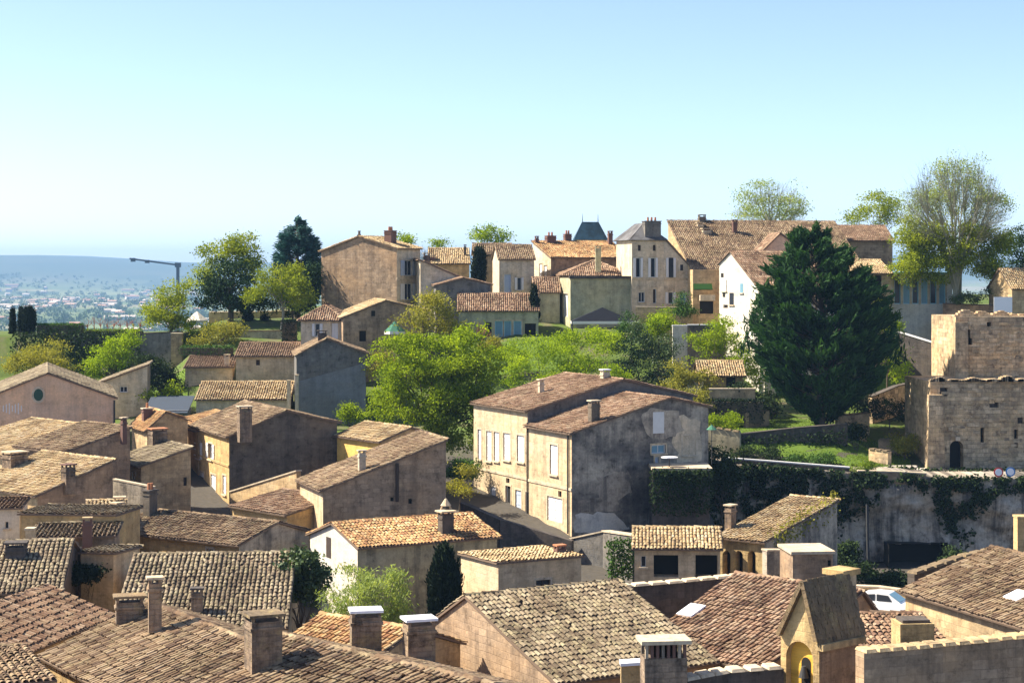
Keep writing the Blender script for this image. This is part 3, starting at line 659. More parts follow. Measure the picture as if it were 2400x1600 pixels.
def fan_tree(name, label, u, D, vb, fork, dome, trunk=.4, prim=14, tips=420, bark='twig', seed=1, leaf=None, blobs=None, ncl=0, per=14, size=.2, cat='tree', group=None, tw=5, tl=.9):
    """bare crown: primaries fan from the trunk, finer boughs reach points spread through a dome (u, v, ru, rv)"""
    g = np.random.default_rng(seed); P = at(u, vb, D); P[2] = min(P[2], float(ground(P[0], P[1]))+.05); root = thing(name, label, cat, P, group); mb = MB(); m = D/FPX
    F = at(u, fork, D); limb(mb, P-[0, 0, .5], F, trunk*1.2, trunk*.8, g, 3, .04, 9); cu, cv, ru, rv = dome; C = at(cu, cv, D); rad = np.array([ru*m, ru*m*.85, rv*m]); nodes = []
    for i in range(prim):
        d = g.normal(0, 1, 3); d[2] = abs(d[2])*.9+.05; d = unit(d); tgt = C+d*rad*g.uniform(.55, .8); st = P+(F-P)*g.uniform(.75, 1.0); mid = (st+tgt)/2+np.array([0, 0, .12*np.linalg.norm(tgt-st)*(1 if d[2] < .5 else 0)])
        limb(mb, st, mid, trunk*.42, trunk*.26, g, 2, .06, 6); limb(mb, mid, tgt, trunk*.26, trunk*.12, g, 3, .06, 5); nodes += [mid, (mid+tgt)/2, tgt]
    nodes = np.array(nodes)
    for i in range(tips):
        d = g.normal(0, 1, 3); d[2] = abs(d[2])*1.1-.3; d = unit(d); q = C+d*rad*g.uniform(.62, 1.0)**.6*(1+g.normal(0, .05))
        k = nodes[np.argmin(np.linalg.norm(nodes-(q-(q-F)*.35), axis=1))]; md = (k+q)/2+g.normal(0, .12, 3); limb(mb, k, md, trunk*.07, trunk*.045, g, 1, 0, 3); limb(mb, md, q, trunk*.045, trunk*.02, g, 1, 0, 3)
        for j in range(tw):
            s0 = md+(q-md)*g.uniform(.2, 1.); o = unit(unit(q-F)+g.normal(0, .45, 3)+[0, 0, .35]); mb.tube(s0, s0+o*tl*g.uniform(.6, 1.3), trunk*.028, trunk*.012, 3, cap=False)
    mb.build('trunk', M[bark], root, False)
    if leaf:
        c, B, CC = blob_points(blobs, D, ncl, per, .4, seed+3); V, F_, r = leaves(c, size, .5, 0, seed+4, B); npmesh('crown', V, F_, M[leaf], root, r)
    return root
# ================================================================== the setting
def make_ground():
    xs = np.concatenate([-np.geomspace(9000, 125, 34), np.arange(-110, 121, 1.6), np.geomspace(135, 9000, 34)])
    ys = np.concatenate([np.arange(20, 330, 1.6), np.geomspace(332, 9600, 90)])
    YY, XX = np.meshgrid(ys, xs, indexing='ij'); ZZ = ground(XX, YY)
    g = np.random.default_rng(3); ZZ = ZZ+g.normal(0, .05, ZZ.shape)*(YY < 330)
    V = np.stack([XX, YY, ZZ], -1).reshape(-1, 3); nx = len(xs); I, J = np.meshgrid(np.arange(len(ys)-1), np.arange(nx-1), indexing='ij'); q = (I*nx+J).ravel()
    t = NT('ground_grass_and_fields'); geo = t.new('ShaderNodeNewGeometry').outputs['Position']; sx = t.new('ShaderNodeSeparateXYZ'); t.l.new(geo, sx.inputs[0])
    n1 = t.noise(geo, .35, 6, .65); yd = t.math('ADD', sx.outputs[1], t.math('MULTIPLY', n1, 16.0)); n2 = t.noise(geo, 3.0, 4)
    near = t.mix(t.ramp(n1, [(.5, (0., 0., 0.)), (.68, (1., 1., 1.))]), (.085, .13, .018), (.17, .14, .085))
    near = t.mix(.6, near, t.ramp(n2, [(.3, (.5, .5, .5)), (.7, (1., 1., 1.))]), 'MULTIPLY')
    near = t.mix(t.ramp(t.math('DIVIDE', yd, 1000.), [(.173, (1., 1., 1.)), (.179, (0., 0., 0.))]), near, t.mix(n2, (.04, .036, .032), (.10, .088, .07)))  # lower-town yards coloured near black to stand for the shade there
    vo = t.new('ShaderNodeTexVoronoi', Scale=1.0, feature='F1'); t.l.new(t.map(geo, (.0042, .0030, 0)), vo.inputs['Vector'])
    sp = t.new('ShaderNodeSeparateColor'); t.l.new(vo.outputs['Color'], sp.inputs[0])
    far = t.ramp(sp.outputs[0], [(.0, (.07, .11, .04)), (.25, (.18, .20, .08)), (.45, (.10, .15, .05)), (.62, (.24, .22, .13)), (.8, (.13, .20, .06)), (.92, (.05, .08, .03))])
    far = t.mix(.5, far, t.ramp(t.noise(t.map(geo, (.02, .006, .0)), 1.0, 6), [(.35, (.45, .5, .42)), (.65, (1., 1., 1.))]), 'MULTIPLY')
    hill = t.math('MULTIPLY', t.ramp(t.math('DIVIDE', sx.outputs[1], 10000.), [(.60, (0., 0., 0.)), (.72, (1., 1., 1.))]), .85)
    far = t.mix(hill, far, (.035, .06, .03))
    f = t.ramp(t.math('DIVIDE', sx.outputs[1], 1000.), [(.30, (0., 0., 0.)), (.45, (1., 1., 1.))])
    t.bump(n2, .5, .05)
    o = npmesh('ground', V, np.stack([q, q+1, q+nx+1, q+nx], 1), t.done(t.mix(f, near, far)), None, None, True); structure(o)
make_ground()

def slab(name, quad, mat, lift=.03, th=None, nx=10, ny=6):
    """sheet following the ground inside a quad given as (u, D) corners"""
    c = [np.array([X(u, D), D]) for u, D in quad]; V, F = [], []
    for j in range(ny+1):
        for i in range(nx+1):
            a, b = i/nx, j/ny; p = (c[0]*(1-a)+c[1]*a)*(1-b)+(c[3]*(1-a)+c[2]*a)*b; V.append((p[0], p[1], float(ground(p[0], p[1]))+lift))
    for j in range(ny):
        for i in range(nx): q = j*(nx+1)+i; F.append((q, q+1, q+nx+2, q+nx+1))
    return npmesh(name, V, F, mat)
def lawn(quad, n=2600, seed=1, lift=.06, size=.16):
    t = M.get('lawnbase') or M.setdefault('lawnbase', plain('lawn_green', (.085, .14, .014), .95, var=.35))
    o = structure(slab('lawn', quad, t, lift)); g = np.random.default_rng(seed); c = [np.array([X(u, D), D]) for u, D in quad]
    a, b = g.random(n)[:, None], g.random(n)[:, None]; p = (c[0]*(1-a)+c[1]*a)*(1-b)+(c[3]*(1-a)+c[2]*a)*b
    z = ground(p[:, 0], p[:, 1])+lift+.05; V, F, r = leaves(np.column_stack([p, z]), size, .3, 1.6, seed, g.random(n)); stuff(npmesh('grass', V, F, M['grass'], o, r))
lawn([(1655, 168), (2010, 160), (2060, 172), (1690, 184)], 5200, 1)
lawn([(2000, 160), (2135, 160), (2135, 168), (2020, 173)], 2200, 2)
lawn([(2050, 187.5), (2200, 187.5), (2200, 200), (2060, 200)], 2600, 3)
lawn([(1130, 236), (1172, 236), (1172, 252), (1130, 252)], 900, 4, .1)
lawn([(1120, 187), (1330, 187), (1330, 197), (1120, 197)], 2600, 5)
lawn([(300, 186), (440, 186), (440, 196), (300, 196)], 1400, 6)

# -- far valley: farmhouses, trees
def far_valley():
    g = np.random.default_rng(21); wl_ = [plain('far_white_wall', (.75, .72, .68)), plain('far_cream_wall', (.6, .52, .42)), plain('far_grey_wall', (.5, .5, .5))]; rm = [plain('far_tile_roof', (.38, .22, .15)), plain('far_pale_roof', (.5, .42, .36))]
    for i in range(110):
        D = g.uniform(2300, 6200)**1.0; u = g.uniform(-30, 500); x = X(u, D); z = float(ground(x, D)); w, d, h = g.uniform(7, 22), g.uniform(7, 12), g.uniform(4, 8)
        if g.random() < .15: w *= 2.2
        a = g.uniform(-.6, .6); e1 = np.array([math.cos(a), math.sin(a), 0]); e2 = np.array([-math.sin(a), math.cos(a), 0]); c = np.array([x, D, z])
        r = thing('valley_house', 'tiny pale house on the hazy valley floor far beyond the town', 'house', c, 'far houses in the valley')
        MB().box(c+[0, 0, h/2-.5], e1, e2, (0, 0, 1), w/2, d/2, h/2+.5).build('wall', wl_[i % 3], r)
        A = [c+e1*w*.54*q+e2*d*.6*s_+[0, 0, h] for q, s_ in ((-1, -1), (1, -1), (1, 1), (-1, 1))]; r0, r1 = c-e1*w*.54+[0, 0, h+d*.22], c+e1*w*.54+[0, 0, h+d*.22]
        m = MB(); m.face([A[0], A[1], r1, r0]); m.face([A[2], A[3], r0, r1]); m.face([A[1], A[2], r1]); m.face([A[3], A[0], r0]); m.face(A[::-1]); m.build('roof', rm[i % 2], r)
    n = 900; D = np.concatenate([g.uniform(900, 3000, n//3), g.uniform(2500, 7200, n-n//3)]); u = g.uniform(-60, 560, n); P = np.stack([X(u, D), D, np.zeros(n)], 1)
    k = g.random(n) < .55; P[k, 0] = np.round(P[k, 0]/90)*90+g.normal(0, 8, k.sum()); P[:, 2] = ground(P[:, 0], P[:, 1])
    h = g.uniform(5, 13, n); m = 34; C = np.repeat(P+np.stack([0*h, 0*h, h*.55], 1), m, 0)+g.normal(0, 1, (n*m, 3))*np.repeat(np.stack([h*.38, h*.38, h*.26], 1), m, 0)
    V, F, r = leaves(C, 3.4, .8, 0, 3, np.repeat(g.random(n), m)); stuff(tag(npmesh('valley_trees', V, F, M['distant'], None, r), 'distant hedgerows and woods scattered over the hazy valley', 'trees'))
far_valley()

def haze():
    m = MB(); m.abox(-9500, -40, -75, 9500, 9700, 118); o = m.build('haze', None); t = bpy.data.materials.new('blue_haze'); t.use_nodes = True; n = t.node_tree.nodes; n.remove(n['Principled BSDF'])
    v = n.new('ShaderNodeVolumePrincipled'); v.inputs['Color'].default_value = (.36, .62, 1.0, 1); v.inputs['Density'].default_value = HAZE; v.inputs['Anisotropy'].default_value = 0.0
    t.node_tree.links.new(v.outputs[0], n['Material Output'].inputs['Volume']); o.data.materials.append(t)
    try: t.cycles.homogeneous_volume = True
    except Exception: pass
    stuff(o); o['label'] = 'pale blue haze filling the air over the valley'; o['category'] = 'haze'
HAZE = 1.0e-4
haze()
# ================================================================== houses of the lower and middle town
H = {}
# ---- the tall cream house in the centre with a right gable darkened for its shade (two roof heights)
h = H['main'] = House('stone_house', 'tall cream stone house with white shutters and a blackened, shade toned grey gable in the centre', (1340, 140), 26.8, 1660, (7.2,), 'g2', (1017, 935, 955), .71, 1262, 'gable', left='cream', tile='pink', ov=.3)
h.mats['B'] = 'greyw'
h.win('L', 1289, 1042, 1307, 1112, shut='shutw_c').win('L', 1283, 1165, 1318, 1222, shut='shutw_c', sill=False).win('L', 1308, 1150, 1316, 1166, kind='hole', pane='void')
h.win('F', 1527, 1042, 1560, 1062, pane='bluegl').win('F', 1600, 1020, 1628, 1066, frame='teal', pane='bluegl').win('F', 1535, 1070, 1545, 1090, kind='door', pane='shutb')
h.win('F', 1530, 965, 1556, 1015, pane='frame', frame='coping', sill=False)
h.pipe('L', 1333, 1015, 1250).band('L', 1147, 6)
h.chimney(1392, 945, 992, 22, mat='dark', cap='coping')
h.build()
b = House('x', None, None, 26.8, (15.2,), (9.7,), 'g2', (18.7, 20.9, 19.4), .565, 1250, 'slate', left='cream', tile='pink', root=h.root, P0=h.P3, ov=.3)
b.win('L', 1212, 1020, 1229, 1082, shut='shutw_c').win('L', 1180, 1015, 1196, 1078, shut='shutw_c').win('L', 1140, 1010, 1152, 1080, shut='shutw_c')
b.win('L', 1185, 1138, 1197, 1212, kind='door', pane='void').win('L', 1232, 1152, 1238, 1200, kind='door', pane='wood').win('L', 1186, 1120, 1194, 1132, kind='hole', pane='void')
b.win('L', 1158, 1012, 1170, 1080, shut='shutw_c').win('L', 1120, 1006, 1128, 1076, shut='shutw_c').win('L', 1150, 1140, 1162, 1205, shut='shutw_c', sill=False).win('L', 1208, 1148, 1222, 1215, shut='shutb_c', sill=False)
b.pipe('L', 1238, 990, 1250).band('L', 1122, 6)
b.chimney(1418, 872, 890, 18, mat='coping', cap='zinc')
b.build()
b.chimney(1268, 895, 925, 12, mat='cream2')

def patch(h, k, pts, mat, out=.02):
    """patch of newer render with a ragged outline on wall k, corners in photo pixels"""
    g = np.random.default_rng(len(pts)+int(pts[0][0])); A, B = h.walls[k]; d = (B-A)/np.linalg.norm(B-A); no = np.array([d[1], -d[0]])*out; P = []
    for (u0, v0), (u1, v1) in zip(pts, pts[1:]+pts[:1]):
        for f in np.linspace(0, 1, 5)[:-1]:
            u, v = u0+(u1-u0)*f+g.normal(0, 2.2), v0+(v1-v0)*f+g.normal(0, 2.2); q, z, p = h.on_wall(k, u, v); P.append((np.array([p[0]+no[0], p[1]+no[1], z]), (q, z)))
    mb = MB(); mb.face([p for p, _ in P], [q for _, q in P]); mb.build('render_patch', M[mat], h.root)
patch(H['main'], 'F', [(1350, 1200), (1352, 1172), (1400, 1165), (1402, 1118), (1440, 1105), (1475, 1108), (1478, 1150), (1450, 1175), (1455, 1195)][::-1], 'greyw')
patch(H['main'], 'F', [(1345, 1245), (1350, 1205), (1400, 1198), (1440, 1205), (1470, 1230), (1478, 1250), (1400, 1252)][::-1], 'white')
patch(H['main'], 'F', [(1500, 975), (1528, 955), (1590, 962), (1598, 1010), (1560, 1030), (1515, 1020)][::-1], 'greyw', .012)
patch(H['main'], 'F', [(1575, 1035), (1580, 970), (1600, 975), (1640, 985), (1645, 1080), (1590, 1085)][::-1], 'cream2', .008)
# ---- house with the slanted roof in front of it
h = H['slant'] = House('stone_house', 'brown stone house with a single roof slanting down to its narrow cream front', (757, 130), 20, 1045, 703, 'g2', (1150, 1034, 1034), 1.0, 1245, 'brown', left='cream', tile='brown', near=280)
h.pipe('F', 930, 1085, 1175, 'wood', .12).win('F', 957, 1168, 966, 1180, kind='hole', pane='void').win('F', 915, 1165, 923, 1174, kind='hole', pane='void')
h.chimney(848, 1062, 1108, 16, mat='coping', cap='coping')
h.build()
# ---- house with white shutters, dark gable
h = H['shut'] = House('stone_house', 'yellow fronted house with narrow white shutters and a big black stone gable', (537, 150), 24, 790, 450, 'g2', (1024, 965, 991), .52, 1205, 'dark', left='ochre', tile='brown')
h.mats['L'] = 'ochre'
h.win('L', 461, 1034, 470, 1074, shut='shutw', sill=True).win('L', 489, 1039, 498, 1076, shut='shutw').win('L', 465, 1106, 478, 1162, shut='shutw_c').win('L', 494, 1112, 506, 1168, shut='shutw_c').win('L', 522, 1114, 530, 1158, shut='shutw_c')
h.band('L', 1092, 5, mat='ochre').chimney(573, 958, 1012, 30, mat='chim', cap='coping')
h.build()
H['shutl'] = House('x', None, (537-72, 158.5), 24, (4.2,), 395, 'g2', (1012, 985, 985), 1.0, 1190, 'tan', tile='orange', root=h.root).build()
# ---- yellow house
h = H['yellow'] = House('stone_house', 'small bright yellow plaster house below the big green tree', (893, 148), 36, (5.5,), 790, 'g2', (1036, 1004, 1026), .5, 1090, 'tan', left='yellow', tile='yellow')
h.build()
# ---- little lean-to and yard wall left of the slanted house
h = H['lean'] = House('shed', 'little lean-to with a pink tile roof beside the narrow cream house front', (672, 131), 42, (4.4,), 545, 'g2', (1208, 1170, 1170), 1.0, 1260, 'ochre', tile='pink', cat='shed').build()
wall_run('yard_wall', 'tan yard wall under the big black gable', [(545, 1152, 146), (700, 1104, 139.5)], .4, 8, 'tan')
# ---- long orange-fronted house with grey gable
h = H['long'] = House('stone_house', 'low ochre house with a long speckled brown roof and grey right gable', (560, 115), 56, 725, 265, 'g2', (1278, 1226, 1247), .53, 1320, 'greyw', left='ochre', tile='brown', near=290)
h.mats['L'] = 'ochre'; h.win('L', 300, 1262, 316, 1290, kind='hole', pane='wood').win('L', 485, 1285, 500, 1302, kind='door', pane='wood')
h.chimney(275, 1185, 1205, 22, mat='coping', cap='coping'); h.build()
h.chimney(352, 1150, 1192, 26, mat='dark', cap='shade', pots=2)
# ---- grey green plaster house with white half-timbered left gable
h = H['plaster'] = House('stone_house', 'grey green plaster house with mossy orange roof and white timbered left gable', (838, 112), 29, 1165, 727, 'g1', (1283, 1229, 1253), .5, 1440, 'ggrey', left='white', tile='orange', near=290, ov=.4)
h.mats.update({'L': 'white', 'S': 'ggrey'}); h.win('L', 765, 1258, 776, 1306, kind='hole', pane='wood')
ch = h.chimney(1045, 1205, 1252, 30, mat='shade', cap='coping', capw=.14); h.build()
p = h.roof_hit(1045, 1245)
for dx in (-.42, .42): MB().tube((p[0]+dx, p[1], Z(1206, p[1])), (p[0]+dx*.4, p[1], Z(1178, p[1])), .07, .06, 6).build('chimney_hood_leg', M['coping'], ch)
MB().tube((p[0], p[1], Z(1184, p[1])), (p[0], p[1], Z(1168, p[1])), .34, .06, 8).build('chimney_hood', M['coping'], ch, True)
# ---- small beige box house
h = H['beige'] = House('stone_house', 'small beige house with one square window just left of the dark lane', (1168, 108), 27, 1362, (5.0,), 'g1', (1322, 1300, 1300), 1.0, 1420, 'cream', tile='yellow', near=200, ov=.12)
h.win('F', 1256, 1358, 1290, 1386, frame='wood', pane='glass'); h.build()
h.chimney(1312, 1285, 1300, 24, mat='brick', cap='pot', capw=.03)

# ---- left bank of roofs
h = H['pinkg'] = House('hall', 'large pink rendered hall gable with a green oval window at the left edge', (-70, 158), 14, 270, (16,), 'g2', (950, 877, 934), .53, 1060, 'pink', tile='grey', cat='hall', ov=.2)
h.pipe('F', 268, 938, 1010, 'pipe', .08).build()
q, z, p = h.on_wall('F', 90, 925); A, B = h.walls['F']; d = np.append((B-A)/np.linalg.norm(B-A), 0); no = np.array([d[1], -d[0], 0]); c = np.array([p[0], p[1], z])+no*.04
mb = MB(); N = 20; ring = [c+d*.55*math.cos(2*math.pi*i/N)+np.array([0, 0, .72*math.sin(2*math.pi*i/N)]) for i in range(N)]; ri = [c+(r-c)*.72 for r in ring]
for i in range(N): mb.face([ring[i], ring[(i+1) % N], ri[(i+1) % N], ri[i]])
for i in range(N): mb.face([ring[i]-no*.05, ring[(i+1) % N]-no*.05, ring[(i+1) % N], ring[i]])
o = mb.build('window', M['coping'], h.root); m2 = MB(); m2.face([r-no*.03 for r in ri]); gp = m2.build('pane', plain('green_leaded_glass', (.02, .07, .05), .2), o)
for i in range(7):                                                  # faded painted strokes on the gable, no longer readable
    a = c*0+np.array([*h.on_wall('F', 8+i*7.0)[2], 0]); zq = Z(957, a[1]); MB().box(a+[0, 0, zq]+no*.012, d, no, (0, 0, 1), .045, .006, .26+.1*(i % 3)).build('faded_paint_stroke', M['shutw'], h.root)
h = House('stone_house', 'small grey house with a slanting roof and one window below the ivy wall', (238, 182), 8, 345, (6,), 'g2', (897, 858, 858), 1.0, 965, 'cream2', tile='grey').win('F', 281, 905, 299, 919, pane='glass', frame='frame'); h.mats = {k: 'greyw' for k in 'FSBL'}; h.mats['F'] = 'cream2'; h.build()
h = House('stone_house', 'yellow tiled house whose roof runs behind the brick chimney, upper left cluster', (20, 140), 44, 238, -140, 'g2', (1072, 1003, 1003), 1.0, 1120, 'tan', tile='yellow'); h.build(); h.chimney(175, 1006, 1032, 14, mat='brick', cap='brick', capw=.02); h.chimney(30, 1060, 1075, 40, mat='chim', cap='coping')
h = House('stone_house', 'brown tiled house squeezed behind the dormer of the upper left cluster', (150, 137), 44, 305, 40, 'g2', (1062, 1005, 1005), 1.0, 1110, 'brown', tile='brown'); h.build(); h.chimney(262, 1025, 1060, 22, mat='chim', cap='brick'); h.chimney(290, 985, 1015, 12, mat='brick', cap='coping')
h = H['bleach'] = House('stone_house', 'house with a bright sun bleached yellow roof and brown side wall, far left', (88, 125), 47, 264, -75, 'g2', (1163, 1082, 1082), 1.0, 1230, 'brown', left='tan', tile='yellow', near=290); h.build()
h.chimney(160, 1095, 1130, 26, mat='chim', cap='brick'); h.chimney(35, 1065, 1095, 46, mat='chim', cap='coping')
h = House('stone_house', 'tan house with two small white framed windows left of the yellow fronted house', (331, 142), 30, 447, 270, 'g2', (1094, 1052, 1052), 1.0, 1200, 'tan', tile='grey', left='tan'); h.win('L', 296, 1100, 318, 1126, frame='shutw').win('L', 275, 1096, 283, 1118, frame='shutw').win('F', 430, 1118, 438, 1138, kind='hole', pane='wood').build()
h.chimney(370, 1010, 1042, 36, mat='chim', cap='pot', pots=0)
wall_run('garden_wall', 'low grey yard wall in front of the white framed windows', [(268, 1124, 136), (360, 1142, 134)], .3, 8, 'greyw', cw=.03)
h = House('stone_house', 'house with a bright orange tile roof behind the tan house', (345, 156), 26, 440, (5,), 'g2', (1008, 968, 985), .45, 1060, 'tan', tile='orange'); h.build(); h.chimney(345, 958, 985, 22, mat='brick', cap='coping', pots=1)
h = House('stone_house', 'pale yellow tiled little house between the far left roofs and the ochre house', (205, 118), 12, 292, (5,), 'g1', (1215, 1178, 1178), 1.0, 1250, 'ochre', tile='yellow', near=120); h.build(); h.chimney(280, 1172, 1190, 24, mat='tan', cap='coping')
h = House('stone_house', 'white washed narrow house end at the left edge under the bleached roof', (-60, 113), 10, 46, (6,), 'g1', (1195, 1172, 1172), 1.0, 1260, 'white', tile='pink'); h.win('F', 12, 1222, 20, 1238).build()
h = House('stone_house', 'long low ochre outbuilding with thin grey eaves under the bleached roof', (48, 111), -6, 268, (5,), 'g1', (1207, 1188, 1188), 1.0, 1260, 'ochre', tile='grey', ov=.15); h.win('F', 120, 1222, 130, 1236, kind='hole', pane='wood').build()
h = House('shed', 'ramshackle stone shed with sagging grey roof left of the ochre house', (72, 104), 9, 268, (6,), 'g1', (1262, 1232, 1232), 1.0, 1330, 'brown', tile='grey', cat='shed', near=150); h.win('F', 140, 1285, 172, 1318, kind='hole', pane='void').build(); h.chimney(205, 1222, 1262, 22, mat='brick', cap='tan', capw=.02)
h = House('shed', 'small pale shed in the dark yard left of the grey tiled roof', (190, 100), -8, 266, (4,), 'g1', (1298, 1283, 1283), 1.0, 1340, 'cream', tile='grey', cat='shed', ov=.15).build()
wall_run('gate_pier', 'tall beige gate pier beside the far left striped roof', [(62, 1240, 100), (82, 1240, 100)], .5, 7, 'cream', cat='pier')
wall_run('wooden_post', 'dark square post standing in the shed yard', [(176, 1282, 101.5), (190, 1282, 101.5)], .35, 7, 'shade', coping=False, cat='post')

# ---- cluster left of centre, half way up
h = House('stone_house', 'cream house with a small roof at the left end of the middle terrace row', (434, 190), 4, 545, (6,), 'g1', (862, 836, 836), 1.0, 965, 'cream', tile='pink'); h.build(); h.chimney(532, 836, 858, 12, mat='cream2')
h = House('stone_house', 'pale house with one tiny window and long roof in the middle terrace row', (553, 188), 3, 702, (6,), 'g1', (836, 806, 806), 1.0, 960, 'cream', tile='pink'); h.win('F', 600, 843, 609, 856, kind='hole', pane='wood').build()
h = House('stone_house', 'low house with a pale yellow roof in front of the middle terrace row', (460, 180), 2, 678, (5,), 'g1', (937, 898, 898), 1.0, 990, 'cream2', tile='yellow'); h.build()
h = H['sl'] = House('stone_house', 'slate grey gable house with a smooth cement lower wall, half way up the slope', (695, 177), 8, 858, (9,), 'g2', (834, 796, 829), .43, 1000, 'slate', tile='brown', ov=.2); h.build()
q0, z0, p0 = h.on_wall('F', 700, 893); q1, z1, p1 = h.on_wall('F', 857, 850); no = np.array([math.sin(R(8)), -math.cos(R(8))])*.05
mb = MB(); zb = 13.0; mb.face([(p0[0]+no[0], p0[1]+no[1], zb), (p1[0]+no[0], p1[1]+no[1], zb), (p1[0]+no[0], p1[1]+no[1], z1), (p0[0]+no[0], p0[1]+no[1], z0)], [(0, zb), (6, zb), (6, z1), (0, z0)])
mb.face([(p0[0]+no[0], p0[1]+no[1], z0), (p1[0]+no[0], p1[1]+no[1], z1), (p1[0], p1[1], z1), (p0[0], p0[1], z0)]); mb.build('cement_render', M['smooth'], h.root)
h.chimney(755, 780, 800, 20, mat='shade', cap='shade')
wall_run('gate_pier', 'left of two pale piers beside the slate grey gable', [(673, 893, 176), (681, 893, 176)], .35, 14, 'cream2', cat='pier')
wall_run('gate_pier', 'right of two pale piers beside the slate grey gable', [(692, 880, 175.5), (700, 880, 175.5)], .35, 14, 'cream2', cat='pier')
h = House('shed', 'blue grey sheet roofed lean-to behind the orange tiles', (345, 178), 4, 440, (4,), 'flat', (962,), .5, 1000, 'smooth', cat='shed').build()
MB().box((X(392, 179), 180.0, Z(948, 180)), (1, 0, 0), unit((0, .95, .3)), unit((0, -.3, .95)), 2.1, 2.2, .05).build('roof', M['tarp'], h.root)
# ---- double house with white shutters above the slate gable
h = House('stone_house', 'house with pink hipped roof and white shutters above the slate grey gable', (705, 192), -2, 806, (7,), 'hip', (752, 716), .5, 815, 'cream2', tile='pink'); h.win('F', 738, 758, 750, 788, shut='shutw').win('F', 777, 757, 792, 794, shut='shutw_c').build()
h = House('stone_house', 'brown stone gable house with a tiny dark window next to the pink hipped roof', (804, 190), 12, 1003, (8,), 'g2', (745, 706, 729), .5, 810, 'brown', tile='yellow'); h.win('F', 870, 728, 879, 741, kind='hole', pane='void').win('F', 842, 775, 858, 800, kind='hole', pane='void').build()

# ================================================================== houses on the skyline
h = House('stone_house', 'tall lone grey brown gable house with blue shutters standing left on the skyline', (930, 207), 62, 985, 753, 'g1', (583, 556, 590), .5, 722, 'cream2', left='brown', tile='yellow'); h.mats.update({'L': 'brown', 'S': 'brown', 'B': 'brown'})
h.win('F', 948, 610, 966, 646, shut='shutb', pane='glass').win('F', 948, 664, 966, 702, shut='shutw', pane='glass').band('F', 652, 4).build(); H['h1'] = h
h.chimney(915, 542, 572, 24, mat='brick', cap='brick', capw=.05, pots=3); h.chimney(842, 546, 560, 5, mat='dark', cap='dark', capw=.02)
h = House('stone_house', 'low house with a sloping pink roof right of the tall skyline gable house', (985, 206), 10, 1080, (7,), 'g2', (612, 615, 652), .1, 705, 'cream2', tile='pink'); h.build(); h.chimney(1000, 598, 612, 14, mat='chim')
h = House('stone_house', 'far house with a yellow brown roof and tall thin chimney on the skyline', (1008, 222), 4, 1100, (7,), 'g1', (618, 584), .5, 690, 'tan', tile='yellow'); h.build(); h.chimney(1090, 578, 602, 6, mat='dark', cap='dark', capw=.02); h.chimney(1000+12, 603, 612, 14, mat='brick')
h = House('shed', 'grey plank garden shed gable above the big green tree', (1022, 202), 6, 1150, (5,), 'g2', (670, 653, 668), .5, 705, 'slate', tile='pink', cat='shed', ov=.25).build()
h = House('stone_house', 'pale house with a blue shuttered door under a brown roof, centre skyline', (1170, 212), 6, 1252, (8,), 'g1', (608, 576), .5, 710, 'cream2', tile='brown'); h.win('F', 1181, 642, 1198, 690, kind='door', pane='shutb', frame='shutw').win('F', 1212, 650, 1222, 680, shut='shutw').build()
h = House('stone_house', 'house with a mossy brown roof peeping out behind the centre skyline cypress', (1112, 224), 3, 1200, (7,), 'g1', (597, 573), .5, 690, 'tan', tile='brown').build()
h = House('stone_house', 'long low house with red brown roof and sky blue garden doors behind the shrubs', (1075, 199), 1, 1262, (6,), 'g1', (728, 690), .5, 805, 'green', tile='pink'); h.win('F', 1136, 755, 1152, 790, kind='hole', pane='void').win('F', 1160, 752, 1178, 792, kind='door', pane='bluegl', frame='teal').win('F', 1182, 752, 1198, 792, kind='door', pane='bluegl', frame='teal').win('F', 1204, 752, 1222, 792, kind='door', pane='bluegl', frame='teal').win('F', 1230, 758, 1256, 796, kind='hole', pane='void').build()
h = H['h5'] = House('stone_house', 'house with a glowing orange tile roof below the blue château roof', (1291, 217), 20, 1478, 1249, 'g1', (604, 568, 568), 1.0, 700, 'brown', left='cream2', tile='orange'); h.mats['L'] = 'cream2'
h.win('L', 1264, 618, 1271, 656, shut='shutw_c', sill=False).win('L', 1275, 622, 1282, 658, shut='shutw_c', sill=False).build()
for (u, vt, vb, w) in ((1258, 558, 572, 8), (1290, 554, 570, 22), (1330, 550, 566, 16), (1430, 546, 575, 10)): h.chimney(u, vt, vb, w, mat='brick', cap='brick', capw=.03, pots=2 if w > 12 else 0)
h = House('stone_house', 'small house with pale pink roof and ivy covered chimney stack below the orange roof', (1318, 209), 3, 1482, (8,), 'hip', (648, 612), .5, 700, 'cream2', tile='pink').build(); h.chimney(1402, 582, 640, 13, mat='green', cap='green', capw=.04)
h = House('stone_house', 'low annexe with a pink roof left of the blank green wall', (1253, 207), 2, 1312, (6,), 'g1', (685, 652), .5, 800, 'green', tile='pink').build()
h = H['h7'] = House('stone_house', 'flat topped house with a big blank mossy green grey wall below the orange roof', (1337, 203.5), 10, 1492, 1312, 'flat', (652,), .5, 800, 'green', cat='house'); h.win('L', 1320, 688, 1331, 742, kind='door', pane='shutw', frame='shutw').build()
MB().box((*((h.P0+h.P1)/2), h.z[0]+.1), np.append(h.e1, 0), np.append(h.e2, 0), (0, 0, 1), h.l1/2+.15, .3, .14).build('parapet', M['shade'], h.root)
